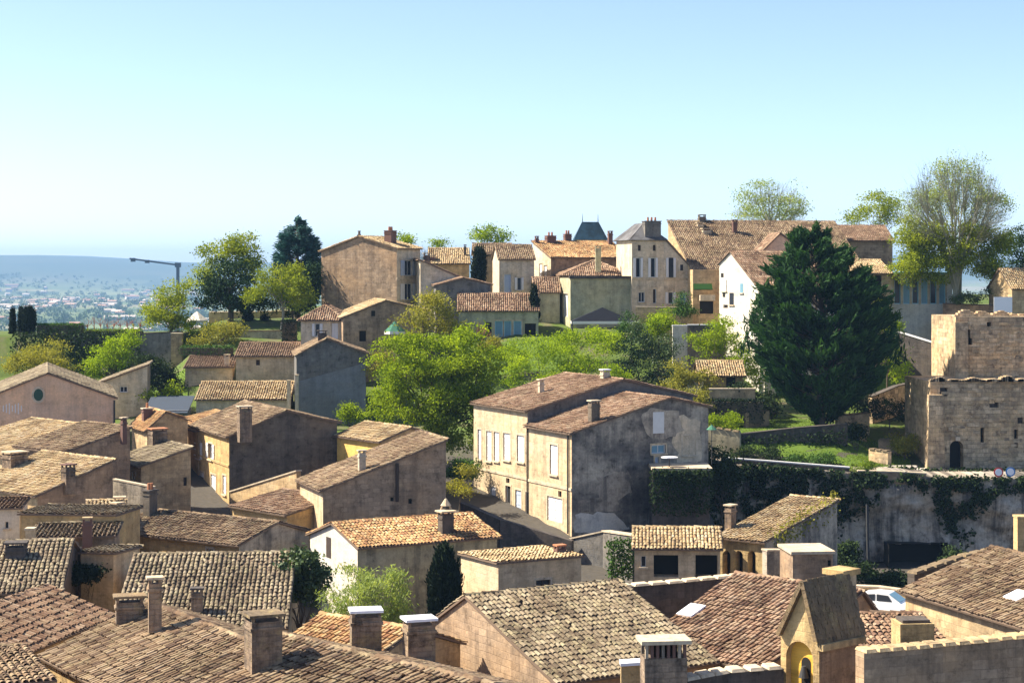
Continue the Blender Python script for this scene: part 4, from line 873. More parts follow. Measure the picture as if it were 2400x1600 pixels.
# cream villa: tower part with hipped slate roof, gable part with the big brown roof
h = H['h8'] = House('villa', 'cream villa with tall shuttered windows and a grey hipped slate roof on the skyline', (1481, 204), 9, 1556, (8,), 'hip', (563, 524), .5, 760, 'cream2', tile='slate', cat='villa')
h.win('F', 1490, 604, 1501, 650, shut='shutw').win('F', 1525, 604, 1536, 650, shut='shutw').win('F', 1495, 574, 1502, 588, kind='hole', pane='wood').win('F', 1530, 574, 1537, 588, kind='hole', pane='wood')
h.win('F', 1496, 684, 1511, 708).win('F', 1530, 677, 1538, 711, kind='door', pane='wood').band('F', 654, 6).build(); h.chimney(1527, 520, 545, 38, mat='slate', cap='slate', pots=3)
g8 = House('x', None, None, 9, 1622, (9,), 'g2', (562, 563, 632), .04, 760, 'cream2', tile='brown', root=h.root, P0=h.P1, ov=.2)
g8.win('F', 1567, 604, 1578, 650, shut='shutw').win('F', 1594, 620, 1601, 634, pane='glass').win('F', 1566, 684, 1578, 712, shut='shutw').win('F', 1592, 686, 1608, 712, pane='bluegl').band('F', 654, 6).build()
h = H['big'] = House('stone_house', 'house with the huge brown tiled roof along the right skyline', (1622, 203.5), 12, (20,), (9,), 'g1', (634, 521), 1.0, 760, 'tan', tile='brown', ov=.3, rk=.1)
h.build(); h.chimney(1645, 508, 520, 16, mat='dark', cap='dark', capw=.02); h.chimney(1722, 520, 548, 10, mat='brick', cap='brick'); h.chimney(1640, 526, 534, 14, mat='coping'); h.chimney(1655, 540, 548, 20, mat='coping')
h = House('stone_house', 'pink gabled dormer house set into the huge brown roof', (1790, 198), 4, 1876, (5,), 'g2', (588, 549, 585), .45, 700, 'pink', tile='pink').build()
h = H['h9'] = House('stone_house', 'white rendered gable house with small dark windows left of the giant conifer', (1792, 187), 25, (9,), 1686, 'g1', (694, 591, 619), .74, 780, 'white', tile='pink'); h.mats = {k: 'white' for k in 'FSBL'}
h.win('L', 1690, 640, 1696, 650, kind='hole', pane='void').win('L', 1693, 655, 1703, 682, shut='shutw_c').win('L', 1694, 686, 1700, 696, kind='hole', pane='void').win('L', 1710, 686, 1720, 714).win('L', 1695, 714, 1706, 722, kind='hole', pane='wood').win('L', 1735, 664, 1742, 686, pane='bluegl').build()
h = House('stone_house', 'narrow tan house front with green awning between villa and white gable', (1624, 201), 2, 1690, (4,), 'flat', (632,), .5, 770, 'tan').win('F', 1640, 706, 1672, 735, kind='hole', pane='void'); h.build()
MB().box((X(1648, 199.6), 199.9, Z(672, 200)), (1, 0, 0), unit((0, .8, .5)), unit((0, -.5, .8)), 1.0, .55, .05).build('awning', M['hedge'], h.root)
MB().box((X(1658, 200.2), 200.3, Z(698, 200)), (1, 0, 0), (0, 1, 0), (0, 0, 1), .8, .5, .3).build('balcony', M['cream2'], h.root)
h = House('stone_house', 'low wide house with pinkish roof behind the right skyline trees', (1940, 216), 3, 2092, (8,), 'g1', (564, 531), .5, 700, 'brown', tile='pink').build()
# château pavilion
h = House('castle_pavilion', 'blue slate château pavilion roof with two spikes behind the orange roof', (1350, 300), 3, 1420, (2.3,), 'hip', (562, 520), .5, 700, 'cream2', tile='blue', cat='castle', ov=.25).build()
c4, l1, l2, ins, z0, z1 = h.hip
for a in (ins, l1-ins):
    p = c4[0]+h.e1*a+h.e2*l2/2; MB().tube((p[0], p[1], z1-.1), (p[0], p[1], z1+1.3), .09, .02, 6).build('finial', M['steel'], h.root, True)
# far right bits
h = House('garden_house', 'little garden house with white awning between conifer and bare tree', (2018, 197), 6, 2088, (4,), 'g1', (640, 612, 612), 1.0, 730, 'tan', tile='yellow', cat='garden house', ov=.5).win('F', 2050, 645, 2066, 700, kind='hole', pane='void').build()
h = House('veranda', 'sky blue glazed veranda under the big half bare tree', (2088, 199), 2, 2232, (5,), 'flat', (642,), .5, 735, 'white', cat='veranda')
for i, u in enumerate(range(2096, 2222, 21)): h.win('F', u, 652, u+15, 712, kind='door', pane='bluegl' if i % 2 else 'glass', frame='teal')
h.build(); MB().box((*((h.P0+h.P1)/2), h.z[0]+.1), np.append(h.e1, 0), np.append(h.e2, 0), (0, 0, 1), h.l1/2+.2, 1.4, .1).build('roof', M['teal'], h.root)
h = House('stone_house', 'brown roofed house corner at the right edge beside the white notice', (2372, 190), 8, 2460, (6,), 'g1', (676, 632), .5, 740, 'tan', tile='yellow').build()
# ================================================================== right bank: arcade, cliff, towers
h = House('outbuilding', 'open fronted outbuilding with a thick pale tile roof beside the arcade', (1487, 119), -4, 1688, (5,), 'g1', (1282, 1238), .5, 1360, 'cream', tile='yellow', near=250, cat='outbuilding', ov=.45)
h.win('F', 1502, 1302, 1514, 1328).win('F', 1532, 1300, 1590, 1352, kind='hole', pane='void', depth=1.2).win('F', 1630, 1300, 1682, 1352, kind='hole', pane='void', depth=1.2).build()
h = H['arc'] = House('arcade_house', 'house with three yellow arches and a pale mossy tile roof below the cliff', (1792, 122), 50, 1962, 1682, 'g2', (1272, 1176, 1176), 1.0, 1350, 'greyw', left='bell', tile='yellow', near=290, cat='house', ov=.3)
h.mats['L'] = 'bell'
for u in (1693, 1722, 1752): h.win('L', u, 1290, u+19, 1346, kind='hole', pane='void', depth=.6, arch=True)
h.build(); h.chimney(1712, 1190, 1240, 22, mat='chim', cap='coping')
ivy_on('climbing_plant', 'green creeper hanging over the right edge of the arcade house roof', lambda g, n: (lambda a: np.stack([np.interp(a, [0, 1], [X(1810, 123), X(1958, 129.5)]), np.interp(a, [0, 1], [122.7, 129.6]), np.interp(a, [0, 1], [Z(1268, 122.7), Z(1172, 129.6)])+.25], 1)+g.normal(0, 1, (n, 3))*np.array([.25, .25, .28])-np.array([0, 0, 1])*(g.random(n)**2*1.0)[:, None])(g.random(n)), 1500, 'olive', .17, 4, 'creeper')
# small walled kiosk in front
h = House('outbuilding', 'small stone hut with pale coping in front of the arcade house', (1858, 108), 6, 1952, (3,), 'flat', (1298,), .5, 1400, 'brown', cat='hut').win('F', 1940, 1312, 1948, 1326, kind='hole', pane='void'); h.build()
MB().box((*((h.P0+h.P2)/2), h.z[0]+.07), np.append(h.e1, 0), np.append(h.e2, 0), (0, 0, 1), h.l1/2+.12, h.l2/2+.12, .08).build('coping', M['coping'], h.root)
wall_run('gate_pier', 'stone pier beside the three yellow arches', [(1792, 1290, 113), (1830, 1290, 113.5)], .5, 7, 'greyw', cat='pier')

def cliff():
    """limestone face with an undercut cave, u 1660-2440, top near row 1090"""
    g = np.random.default_rng(9); us = np.arange(1650, 2450, 5.0); vs = np.linspace(0, 1, 46); V = np.zeros((len(us), len(vs), 3)); UVs = []
    for i, u in enumerate(us):
        Dt = np.interp(u, [1650, 1760, 2000, 2200, 2450], [158, 157.2, 156.8, 156, 156]); x = X(u, Dt)
        zt = Z(np.interp(u, [1650, 1700, 2000, 2100, 2180, 2450], [1074, 1078, 1100, 1104, 1112, 1112]), Dt); zb = 5.5
        for j, f in enumerate(vs):
            z = zt+(zb-zt)*f; n = mnoise.fractal(Vector((x*.55, z*.7, 3.1)), .9, 2.1, 5)*.55+mnoise.noise(Vector((x*.22, z*.25, 9)))*1.0
            und = 1.1*math.exp(-((f-.55)/.22)**2)*math.exp(-((u-2110)/260)**2)
            V[i, j] = (x+n*.25, Dt-.9+und-n*.9*(min(1, f*6)), z)
        V[i, 0] = (X(u, Dt)*1.025, Dt+4.2, zt-.12)
    cave = lambda u, z: 2082 < u < 2212 and z < Z(1278-(u-2082)*.06, 155)
    F = []; m = len(vs)
    for i in range(len(us)-1):
        for j in range(m-1):
            if not cave(us[i]+2.5, V[i, j, 2]-.1): F.append((i*m+j+1, (i+1)*m+j+1, (i+1)*m+j, i*m+j))
    root = thing('cliff', 'grey limestone cliff face with a dark cave mouth under the tower terrace', 'cliff', (X(2050, 155), 155, 5.5))
    o = npmesh('rock_face', V.reshape(-1, 3), F, None, root, None, True); ul = o.data.uv_layers.new(name='UVMap'); li = np.zeros(len(o.data.loops), np.int32); o.data.loops.foreach_get('vertex_index', li)
    co = V.reshape(-1, 3)[li]; ul.data.foreach_set('uv', np.stack([co[:, 0], co[:, 2]], 1).astype(np.float32).ravel()); o.data.materials.append(M['rock'])
    mb = MB(); x0, x1, z1 = X(2078, 155), X(2216, 155), Z(1272, 155)
    yb = 156.8; mb.face([(x0, yb, 5), (x1, yb, 5), (x1, yb, z1), (x0, yb, z1)]); mb.face([(x0, 154, 5), (x0, yb, 5), (x0, yb, z1), (x0, 154, z1)]); mb.face([(x1, yb, 5), (x1, 154, 5), (x1, 154, z1), (x1, yb, z1)]); mb.face([(x0, 154.6, z1), (x0, yb, z1), (x1, yb, z1), (x1, 154.6, z1)])
    mb.build('cave', M['void'], root)
    MB().tube((X(2030, 155), 154.2, 6), (X(2030, 155), 154.6, Z(1180, 155)), .12, .12, 7).build('drainpipe', M['pipe'], root, True)
    return V, us
CV, CU = cliff()
def ivy_cliff(g, n):
    out = []
    drop = lambda u: np.interp(u, [1650, 1720, 1850, 1960, 2010, 2060, 2090, 2150, 2190, 2215, 2255, 2290, 2320, 2450], [.85, .7, .45, .62, .5, .25, .12, .13, .3, .62, .82, .5, .22, .15])
    u = g.uniform(1655, 2440, n*2); f = g.random(n*2)**1.25*1.02; k = f < drop(u)*(1+g.normal(0, .12, n*2)); u, f = u[k][:n], f[k][:n]
    i = np.clip(((u-1650)/5).astype(int), 0, len(CU)-1); j = np.clip((f*45).astype(int), 0, 45); k2 = np.array([mnoise.noise(Vector((float(a_)*.035, float(b_)*6., 2.))) > -.16 for a_, b_ in zip(u, f)]); i, j = i[k2], j[k2]; p = CV[i, j].copy(); p[:, 1] -= g.random(len(p))*.5; return p+g.normal(0, .12, p.shape)
ivy_on('ivy', 'dark ivy curtain hanging down the limestone cliff below the tower', ivy_cliff, 15000, 'ivy', .30, 12)
# terrace edge: pale path stones and low parapet
wall_run('terrace_parapet', 'low white edged parapet along the cliff top lawn', [(1690, 1073, 157.0), (1800, 1081, 157.0), (1990, 1096, 156.6)], .35, 12.2, 'shade', 'shutw')
wall_run('terrace_parapet', 'pale low parapet in front of the arched tower door', [(2010, 1104, 155.9), (2100, 1106, 155.7), (2170, 1110, 155.5)], .4, 12, 'brown', 'coping')
structure(slab('path', [(2030, 158), (2160, 158), (2175, 164.5), (2110, 164.5)], M['path'], .09))
def steps():  # low steps added, pale to stand for sunlit strips of path and grass
    r = thing('sunlit_strips', 'pale steps standing in for sunlit strips of path and grass on the tower terrace', 'steps', (X(2120, 159), 159, 13))
    for i in range(5):
        D = 160.4+i*.5; MB().abox(X(2085, D)-.0, D, 12, X(2150, D), D+.5, 12.42+i*.09).build('step', M['path'], r)
steps()
def road_sign(u, v, D, ring, label):
    p = at(u, v, D); r = thing('road_sign', label, 'road sign', (p[0], p[1], float(ground(p[0], p[1]))))
    MB().tube((p[0], p[1], 12.5), (p[0], p[1], p[2]), .035, .035, 6).build('post', M['pipe'], r, True)
    for rr, m, yy in ((.40, ring, -.05), (.29, 'signw', -.075)):
        MB().tube((p[0], p[1]+yy+.02, p[2]), (p[0], p[1]+yy, p[2]), rr, rr, 20).build('disc' if rr > .3 else 'disc_face', M[m], r)
road_sign(2340, 1106, 154.6, 'signr', 'round white road sign with red rim below the tower')
road_sign(2368, 1105, 154.6, 'signb', 'round white road sign with blue rim below the tower')

# ---- keep: lower block with arched door, upper ruined block
def keep():
    h = House('ruined_tower', 'ruined square stone tower with arched doorway and arrow slits at the right edge', (2180, 165), 4, 2470, (8,), 'flat', (893,), .5, 11.5, 'ruin', cat='tower')
    h.win('F', 2226, 1032, 2258, 1112, kind='hole', pane='void', depth=.9, arch=True).win('F', 2298, 1002, 2307, 1044, kind='hole', pane='void', depth=.5).win('F', 2377, 1006, 2386, 1048, kind='hole', pane='void', depth=.5)
    for (u, v, a, b) in ((2212, 918, 9, 10), (2330, 947, 11, 8), (2392, 985, 7, 7)): h.win('F', u-a, v-b, u+a, v+b, kind='hole', pane='shade', depth=.35)
    h.build()
    b = House('x', None, (2240, 170), 3, 2470, (8,), 'flat', (742,), .5, 15, 'ruin', root=h.root)
    for (u, v, a, w) in ((2266, 782, 8, 10), (2274, 800, 5, 8), (2318, 760, 5, 5), (2322, 862, 6, 7), (2384, 838, 4, 5)): b.win('F', u-a, v-w, u+a, v+w, kind='hole', pane='void', depth=.5)
    b.build()
    g = np.random.default_rng(4); mb = MB()
    for i in range(34):                                             # broken top courses and fallen-out faces
        u = 2242+i*6.6; D = 170+.012*(u-2207); hh = .15+.9*abs(mnoise.noise(Vector((i*.16, 1, 0))))+g.uniform(0, .07); mb.box((X(u, D)+g.normal(0, .05), D+.35, Z(742, D)+hh/2-.05), (1, 0, 0), (0, 1, 0), (0, 0, 1), .2, .42, hh/2)
    for i in range(40):
        u = 2182+i*5.6; D = 165.0; hh = .1+.6*abs(mnoise.noise(Vector((i*.14, 5, 0))))+g.uniform(0, .06); mb.box((X(u, D)+g.normal(0, .05), D+.45, Z(893, D)+hh/2-.05), (1, 0, 0), (0, 1, 0), (0, 0, 1), .19, .45, hh/2)
    for i in range(150):                                            # single stones standing proud of the worn faces
        up_ = i % 2; D = 170.0 if up_ else 165.0; u = g.uniform(2246 if up_ else 2186, 2395); v = g.uniform(755, 885) if up_ else g.uniform(905, 1085)
        if not up_ and (2215 < u < 2270 and v > 1020): continue
        x = X(u, D); yy = D+math.tan(R(3 if up_ else 4))*(x-X(2240 if up_ else 2180, D)); mb.box((x, yy, Z(v, D)), (1, 0, 0), (0, 1, 0), (0, 0, 1), g.uniform(.18, .42), g.uniform(.03, .09), g.uniform(.1, .2))
    mb.build('broken_courses', M['ruin'], h.root)['kind'] = 'stuff'
    MB().box((X(2252, 169.8), 169.75, (Z(742, 170)+17)/2-.3), (1, 0, 0), (0, 1, 0), (0, 0, 1), .62, .3, (Z(742, 170)-17)/2-.2, .92).build('buttress', M['ruin'], h.root)
    MB().box((X(2192, 164.5), 164.6, 15.4), (1, 0, 0), (0, 1, 0), (0, 0, 1), .8, .5, 3.4, .75).build('buttress', M['ruin'], h.root)
    MB().box((X(2245, 164.8), 164.85, Z(1028, 164.8)), (1, 0, 0), (0, 1, 0), (0, 0, 1), .2, .1, .18).build('keystone', M['coping'], h.root)
    return h
keep()
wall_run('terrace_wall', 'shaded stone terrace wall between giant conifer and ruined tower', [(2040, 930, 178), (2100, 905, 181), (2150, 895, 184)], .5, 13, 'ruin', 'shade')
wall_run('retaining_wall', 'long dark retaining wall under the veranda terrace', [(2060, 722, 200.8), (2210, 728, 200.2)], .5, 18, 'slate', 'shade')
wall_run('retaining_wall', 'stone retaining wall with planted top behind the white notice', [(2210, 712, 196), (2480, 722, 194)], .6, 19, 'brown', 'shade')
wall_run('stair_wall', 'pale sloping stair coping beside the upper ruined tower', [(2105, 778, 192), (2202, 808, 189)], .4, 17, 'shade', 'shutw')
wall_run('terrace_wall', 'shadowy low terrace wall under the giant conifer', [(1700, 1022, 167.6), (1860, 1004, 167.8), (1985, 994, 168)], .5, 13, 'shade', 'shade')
wall_run('terrace_wall', 'ochre broken wall stub in the sun patch left of the tower', [(2012, 992, 171), (2030, 992, 171)], .6, 13, 'bell', 'bell')
def notice():
    p = at(2351, 714, 189.0); r = thing('notice_board', 'blank white notice board standing on the ruined wall top', 'sign', (p[0], p[1], Z(742, 170)-.1))
    MB().abox(p[0]-.92, p[1], p[2]-.78, p[0]+.92, p[1]+.05, p[2]+.78).build('panel', M['signw'], r)
    for s_ in (-.7, .7): MB().tube((p[0]+s_, p[1]+.1, 17), (p[0]+s_, p[1]+.1, p[2]), .04, .04, 6).build('leg', M['pipe'], r, True)
notice()
# dark lane wall right of the beige house
wall_run('lane_wall', 'dark lane wall with a slanting top at the foot of the cream house', [(1342, 1262, 133), (1420, 1245, 131), (1490, 1255, 126)], .5, 6.5, 'slate', 'coping')
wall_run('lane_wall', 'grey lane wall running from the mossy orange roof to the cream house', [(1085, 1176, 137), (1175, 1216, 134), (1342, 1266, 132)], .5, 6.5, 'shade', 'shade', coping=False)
ivy_on('ivy', 'dark ivy clump on the lane wall beside the outbuilding', lambda g, n: np.stack([g.uniform(X(1425, 125), X(1482, 125), n), 124.6-g.random(n)*.5, Z(1350, 125)+(Z(1262, 125)-Z(1350, 125))*g.random(n)], 1)+g.normal(0, .12, (n, 3)), 1500, 'hedge', .18, 7)
# terrace on the right side of the cream house with table and planting
def terrace():
    c = np.array([X(1590, 141), 141.2]); r = thing('roof_terrace', 'small planted terrace jutting from the grey gable of the cream house', 'terrace', (c[0], c[1], 9))
    z = Z(1092, 141); MB().abox(X(1526, 140.5), 139.6, z-.25, X(1665, 141), 143.4, z).build('slab', M['coping'], r)
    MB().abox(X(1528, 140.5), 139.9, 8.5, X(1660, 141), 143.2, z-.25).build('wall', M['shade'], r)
    wt = thing('garden_table', 'round white garden table on the planted terrace', 'table', (X(1568, 141), 140.6, z)); p = np.array([X(1568, 141), 140.6])
    MB().tube((*p, z+.68), (*p, z+.74), .62, .62, 18).build('table_top', M['signw'], wt); MB().tube((*p, z), (*p, z+.68), .05, .05, 6).build('leg', M['pipe'], wt)
    ps = thing('parasol', 'small green parasol on the terrace at the corner of the cream house', 'parasol', (X(1665, 142), 142, z)); q = at(1668, 1000, 142)
    MB().tube((q[0], q[1], z), (q[0], q[1], q[2]+.2), .03, .03, 6).build('pole', M['pipe'], ps); MB().tube((q[0], q[1], q[2]-.2), (q[0], q[1], q[2]+.15), .42, .03, 8).build('canopy', M['fabricg'], ps)
    ivy_on('ivy', 'dark creeper covering the planted terrace of the cream house', lambda g, n: np.stack([g.uniform(X(1525, 139.6), X(1668, 140), n), 139.55-g.random(n)*.35, z-.2-(g.random(n)**1.6)*3.2], 1)+g.normal(0, .12, (n, 3)), 2600, 'ivy', .2, 8)
terrace()

# ================================================================== foreground roofs
h = H['F7'] = House('stone_house', 'near house with a striped tile roof and brown gable, bottom centre', (1300, 73.7), 30, (7.7,), (10.5,), 'g1', (13.66, 15.9, 14.2), .686, 6, 'brown', tile='grey', near=292, ov=.25, rk=.12); h.mats = {k: 'brown' for k in 'FSBL'}
h.win('L', 1050, 1497, 1059, 1556, kind='hole', pane='wood', depth=.25).build()
h = H['F8'] = House('stone_house', 'near house with a broad pink scaly tile roof left of the bell gable', None, -44, (6.6,), (9.4,), 'g1', (13.6, 15.85), .75, 6, 'brown', tile='pink', near=292, P0=(5.5, 81.0), ov=.25).build()
sk = h.roof_hit(1622, 1440); O, w, sd, n, W, L, _ = h.planes[0]; MB().box(sk+n*.22, w, sd, n, .42, .55, .05).build('skylight', M['zinc'], h.root)
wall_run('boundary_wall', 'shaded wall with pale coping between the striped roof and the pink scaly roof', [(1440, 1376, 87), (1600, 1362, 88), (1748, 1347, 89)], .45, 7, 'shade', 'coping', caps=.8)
h = H['F10'] = House('stone_house', 'near house with a broad speckled tile roof at the right edge', (2122, 85), -70, (12,), (9.4,), 'g1', (15.3, 16.95), .5, 7, 'tan', tile='brown', near=292, ov=.3)
h.build()
sk = h.roof_hit(2388, 1405); O, w, sd, n, W, L, _ = h.planes[0]; MB().box(sk+n*.2, w, sd, n, .5, .4, .05).build('skylight', M['zinc'], h.root)
wall_run('boundary_wall', 'raised gable wall with mossy coping behind the right edge roof', [(2135, 1345, 88), (2250, 1305, 90.5), (2330, 1287, 92), (2420, 1306, 91)], .4, 9, 'shade', 'moss', caps=.7)
wall_run('chimney_stack', 'ochre stone stack rising at the right edge in front of the cliff', [(2380, 1212, 96), (2430, 1212, 96)], .8, 8, 'ochre', 'bell', cat='chimney')
h = H['F11'] = House('stone_house', 'low red tiled roof between bell gable and white car', (1960, 71), 3, 2230, (4.6,), 'g1', (15.35, 15.88, 15.88), 1.0, 7, 'brown', tile='pink', near=292, ov=.15).build()
st = House('chimney_stack', 'square tan stone chimney stack in front of the white car', (2110, 66), 5, 2190, (1.1,), 'flat', (1462,), .5, 10, 'bell', cat='chimney').build()
MB().box((*((st.P0+st.P2)/2), st.z[0]+.05), np.append(st.e1, 0), np.append(st.e2, 0), (0, 0, 1), st.l1/2-.12, st.l2/2-.12, .06).build('flue_mouth', M['shade'], st.root)
wall_run('boundary_wall', 'brown stone wall with a row of pale coping tiles, bottom right', [(2015, 1527, 58), (2200, 1510, 59), (2430, 1488, 60)], .5, 6, 'brown', 'tan', caps=.44)
wall_run('boundary_wall', 'dark wall with uneven coping left of the bell gable, bottom edge', [(1600, 1592, 60), (1700, 1572, 60.5), (1830, 1562, 61)], .5, 6, 'shade', 'coping', caps=.5)
h = H['F3'] = House('stone_house', 'near house with a big speckled brown roof, bottom left', (105, 72), -57, (9.4,), (8.6,), 'g1', (15.0, 16.6), .5, 6, 'bell', tile='brown', near=292, ov=.2).build()
h.chimney(303, 1408, 1462, 62, 40, mat='chim', cap='moss', capw=.1, th=15); h.chimney(363, 1366, 1430, 30, mat='chim', cap='coping', th=15)
h = H['F2'] = House('stone_house', 'near house with a strip of red brown roof at the left edge', (0, 70.5), 77, (9.6,), (6,), 'g1', (15.1, 16.2), .5, 6, 'tan', tile='pink', near=292, ov=.2).build()
h = House('outbuilding', 'low tan tiled outbuilding in the bottom left corner', (-60, 64), 24, 118, (6,), 'g1', (1612, 1532, 1532), 1.0, 6, 'tan', tile='brown', cat='outbuilding', near=200).build()
h = H['F1'] = House('stone_house', 'near house with a striped yellow grey roof at the left edge', (-120, 91), 8, 140, (12,), 'g1', (1395, 15.7), .5, 6, 'shade', tile='grey', near=292, ov=.2).build(); h.chimney(38, 1280, 1310, 46, mat='shade', cap='shade')
h = H['F4'] = House('stone_house', 'house with the big grey checkered tile roof behind the near left roofs', (268, 88), 4, 668, (15,), 'g1', (1478, 15.2), .54, 6, 'tan', tile='grey', near=292, ov=.2).build()
h.chimney(462, 1388, 1440, 26, mat='chim', cap='shade', capw=.06)
h = H['F6'] = House('stone_house', 'small near roof of orange tiles beside the stone chimney', (640, 77), -38, (5,), (6,), 'g1', (14.2, 15.2), .5, 6, 'tan', tile='orange', near=260, ov=.2).build()
h = H['F5'] = House('stone_house', 'nearest house with speckled brown roof at the bottom edge', None, -46, (11,), (10,), 'g1', (15.85, 17.3), .5, 6, 'tan', tile='brown', near=292, P0=(-11.9, 61.2), ov=.2).build()
h.chimney(617, 1452, 1572, 74, 60, mat='chim', cap='moss', capw=.1, th=25)
h.chimney(857, 1442, 1540, 70, 52, mat='chim', cap='zinc', capw=.06, th=10, P=at(857, 1530, 66.5), label='squat brown chimney with a flat shiny white metal cap')
h.chimney(982, 1462, 1560, 66, 50, mat='chim', cap='zinc', capw=.08, th=18, P=at(982, 1560, 66), label='brown chimney with a slanted white metal cap')
def pierced_chimney():
    D = 60.0; c = at(1555, 1590, D); r = thing('chimney_stack', 'broad stone chimney with pierced brick vents and flat cap, bottom centre right', 'chimney', (c[0], c[1], 6)); a = R(6); e1 = np.array([math.cos(a), math.sin(a), 0]); e2 = np.array([-math.sin(a), math.cos(a), 0]); w = 100/FPX*D/2
    MB().box((c[0], c[1], (Z(1535, D)+6)/2), e1, e2, (0, 0, 1), w, .45, (Z(1535, D)-6)/2).build('stack', M['chim'], r)
    zt, zb = Z(1502, D), Z(1535, D)
    for i in range(8):
        for j in (-1, 1): MB().box(c*[1, 1, 0]+e1*(-w+.07+i*(2*w-.14)/7)+e2*.38*j+[0, 0, (zt+zb)/2], e1, e2, (0, 0, 1), .045, .06, (zt-zb)/2).build('vent_brick', M['brick' if i % 3 else 'greyw'], r)
    MB().box(c*[1, 1, 0]+[0, 0, (zt+zb)/2], e1, e2, (0, 0, 1), w*.6, .2, (zt-zb)/2).build('flue', M['void'], r)
    MB().box(c*[1, 1, 0]+[0, 0, zt+.06], e1, e2, (0, 0, 1), w+.12, .58, .06).build('chimney_cap', M['coping'], r)
pierced_chimney()
wall_run('low_wall', 'sunlit white ended parapet beside the pierced chimney', [(1455, 1556, 63), (1505, 1553, 63)], .5, 6, 'bell', 'signw')
def bellcote():
    h = House('bell_gable', 'stone bell gable with ochre arched niche and mossy slate side, bottom right', (1920, 60), 42, 2012, 1830, 'g1', (18.0, 19.85, 18.0), .36, 9, 'bell', cat='bell gable', ov=.0, rk=.0, tile='brown')
    h.planes = []; h.mats = {k: 'bell' for k in 'FSBL'}; h.mats['F'] = 'brown'
    L = np.linalg.norm(h.walls['L'][1]-h.walls['L'][0]); h.winm('L', L*.14, L*.84, 14.6, 17.92, kind='hole', pane='bellin', depth=.25, arch=True); h.build()
    A, B = h.walls['L']; d = np.append((B-A)/L, 0); no = np.array([d[1], -d[0], 0]); C = np.array([A[0], A[1], 0])
    m = MB(); a0, a1 = L*.42, L*.66; N = 10; z1 = 17.2; pts = [(a0, 16.25), (a1, 16.25)]+[((a0+a1)/2+(a1-a0)/2*math.cos(math.pi*i/N), z1+(a1-a0)/2*math.sin(math.pi*i/N)) for i in range(N+1)]
    m.face([C+d*a+[0, 0, z]-no*.235 for a, z in pts]); m.build('bell_opening', M['void'], h.root)
    bc = C+d*(a0+a1)/2+no*-.12; MB().tube(bc+[0, 0, 16.75], bc+[0, 0, 17.12], .17, .07, 12).build('bell', M['pipe'], h.root, True)
    m = MB(); fr = h.on_wall('L', 1870)[2]
    # stone slates on the right slope, each its own piece, overlapping courses
    P0, P1 = np.append(h.P0, h.z[0]), np.append(h.P1, h.z[0]); e1 = np.append(h.e1, 0); up = np.append(h.e2*h.l2*h.t, h.z[1]-h.z[0]); Ls = np.linalg.norm(up); sd = up/Ls; n = unit(np.cross(e1, sd)); g = np.random.default_rng(6)
    deck = MB(); prisms(deck, [P0-e1*.1-sd*.15, P1+e1*.1-sd*.15, P1+e1*.1+sd*Ls, P0-e1*.1+sd*Ls], n, .06); rf = deck.build('roof', M['moss'], h.root)
    rows = 14
    for j in range(rows):
        x = -.14+(j % 2)*.12; b = -.18+j*(Ls+.2)/rows
        while x < h.l1+.1:
            w = g.uniform(.12, .26); MB().box(P0+e1*(x+w/2)+sd*(b+.1)+n*(.09+g.uniform(-.015, .02)), unit(e1+sd*g.normal(0, .03)), sd, unit(n-sd*.16), w/2-.008, .12, .018).build('stone_slate', M['moss'], rf); x += w
    A3 = np.array([*(h.P3), h.z[2]]); ap = P0+up
    for (a, b) in ((A3, ap), (ap, P0)):
        k = 7; 
        for i in range(k):
            q0, q1 = a+(b-a)*i/k, a+(b-a)*(i+1)/k; MB().box((q0+q1)/2+[0, 0, .04], unit(q1-q0), -no, unit(np.cross(unit(q1-q0), -no)), np.linalg.norm(q1-q0)/2*.94, .2, .075).build('coping_stone', M['moss'], h.root)
    c = at(1972, 1345, 62.2); MB().box((c[0], c[1], 18.9), e1, np.append(h.e2, 0), (0, 0, 1), .36, .34, .95).build('chimney', M['cream'], h.root); MB().box((c[0], c[1], 19.93), e1, np.append(h.e2, 0), (0, 0, 1), .46, .44, .09).build('chimney_cap', M['bell'], h.root)
    MB().box(P0*[1, 1, 0]+e1*h.l1/2+[0, 0, 17.86]+np.append(-h.e2, 0)*.08, e1, np.append(h.e2, 0), (0, 0, 1), h.l1/2+.1, .16, .1).build('cornice', M['bell'], h.root)
bellcote()

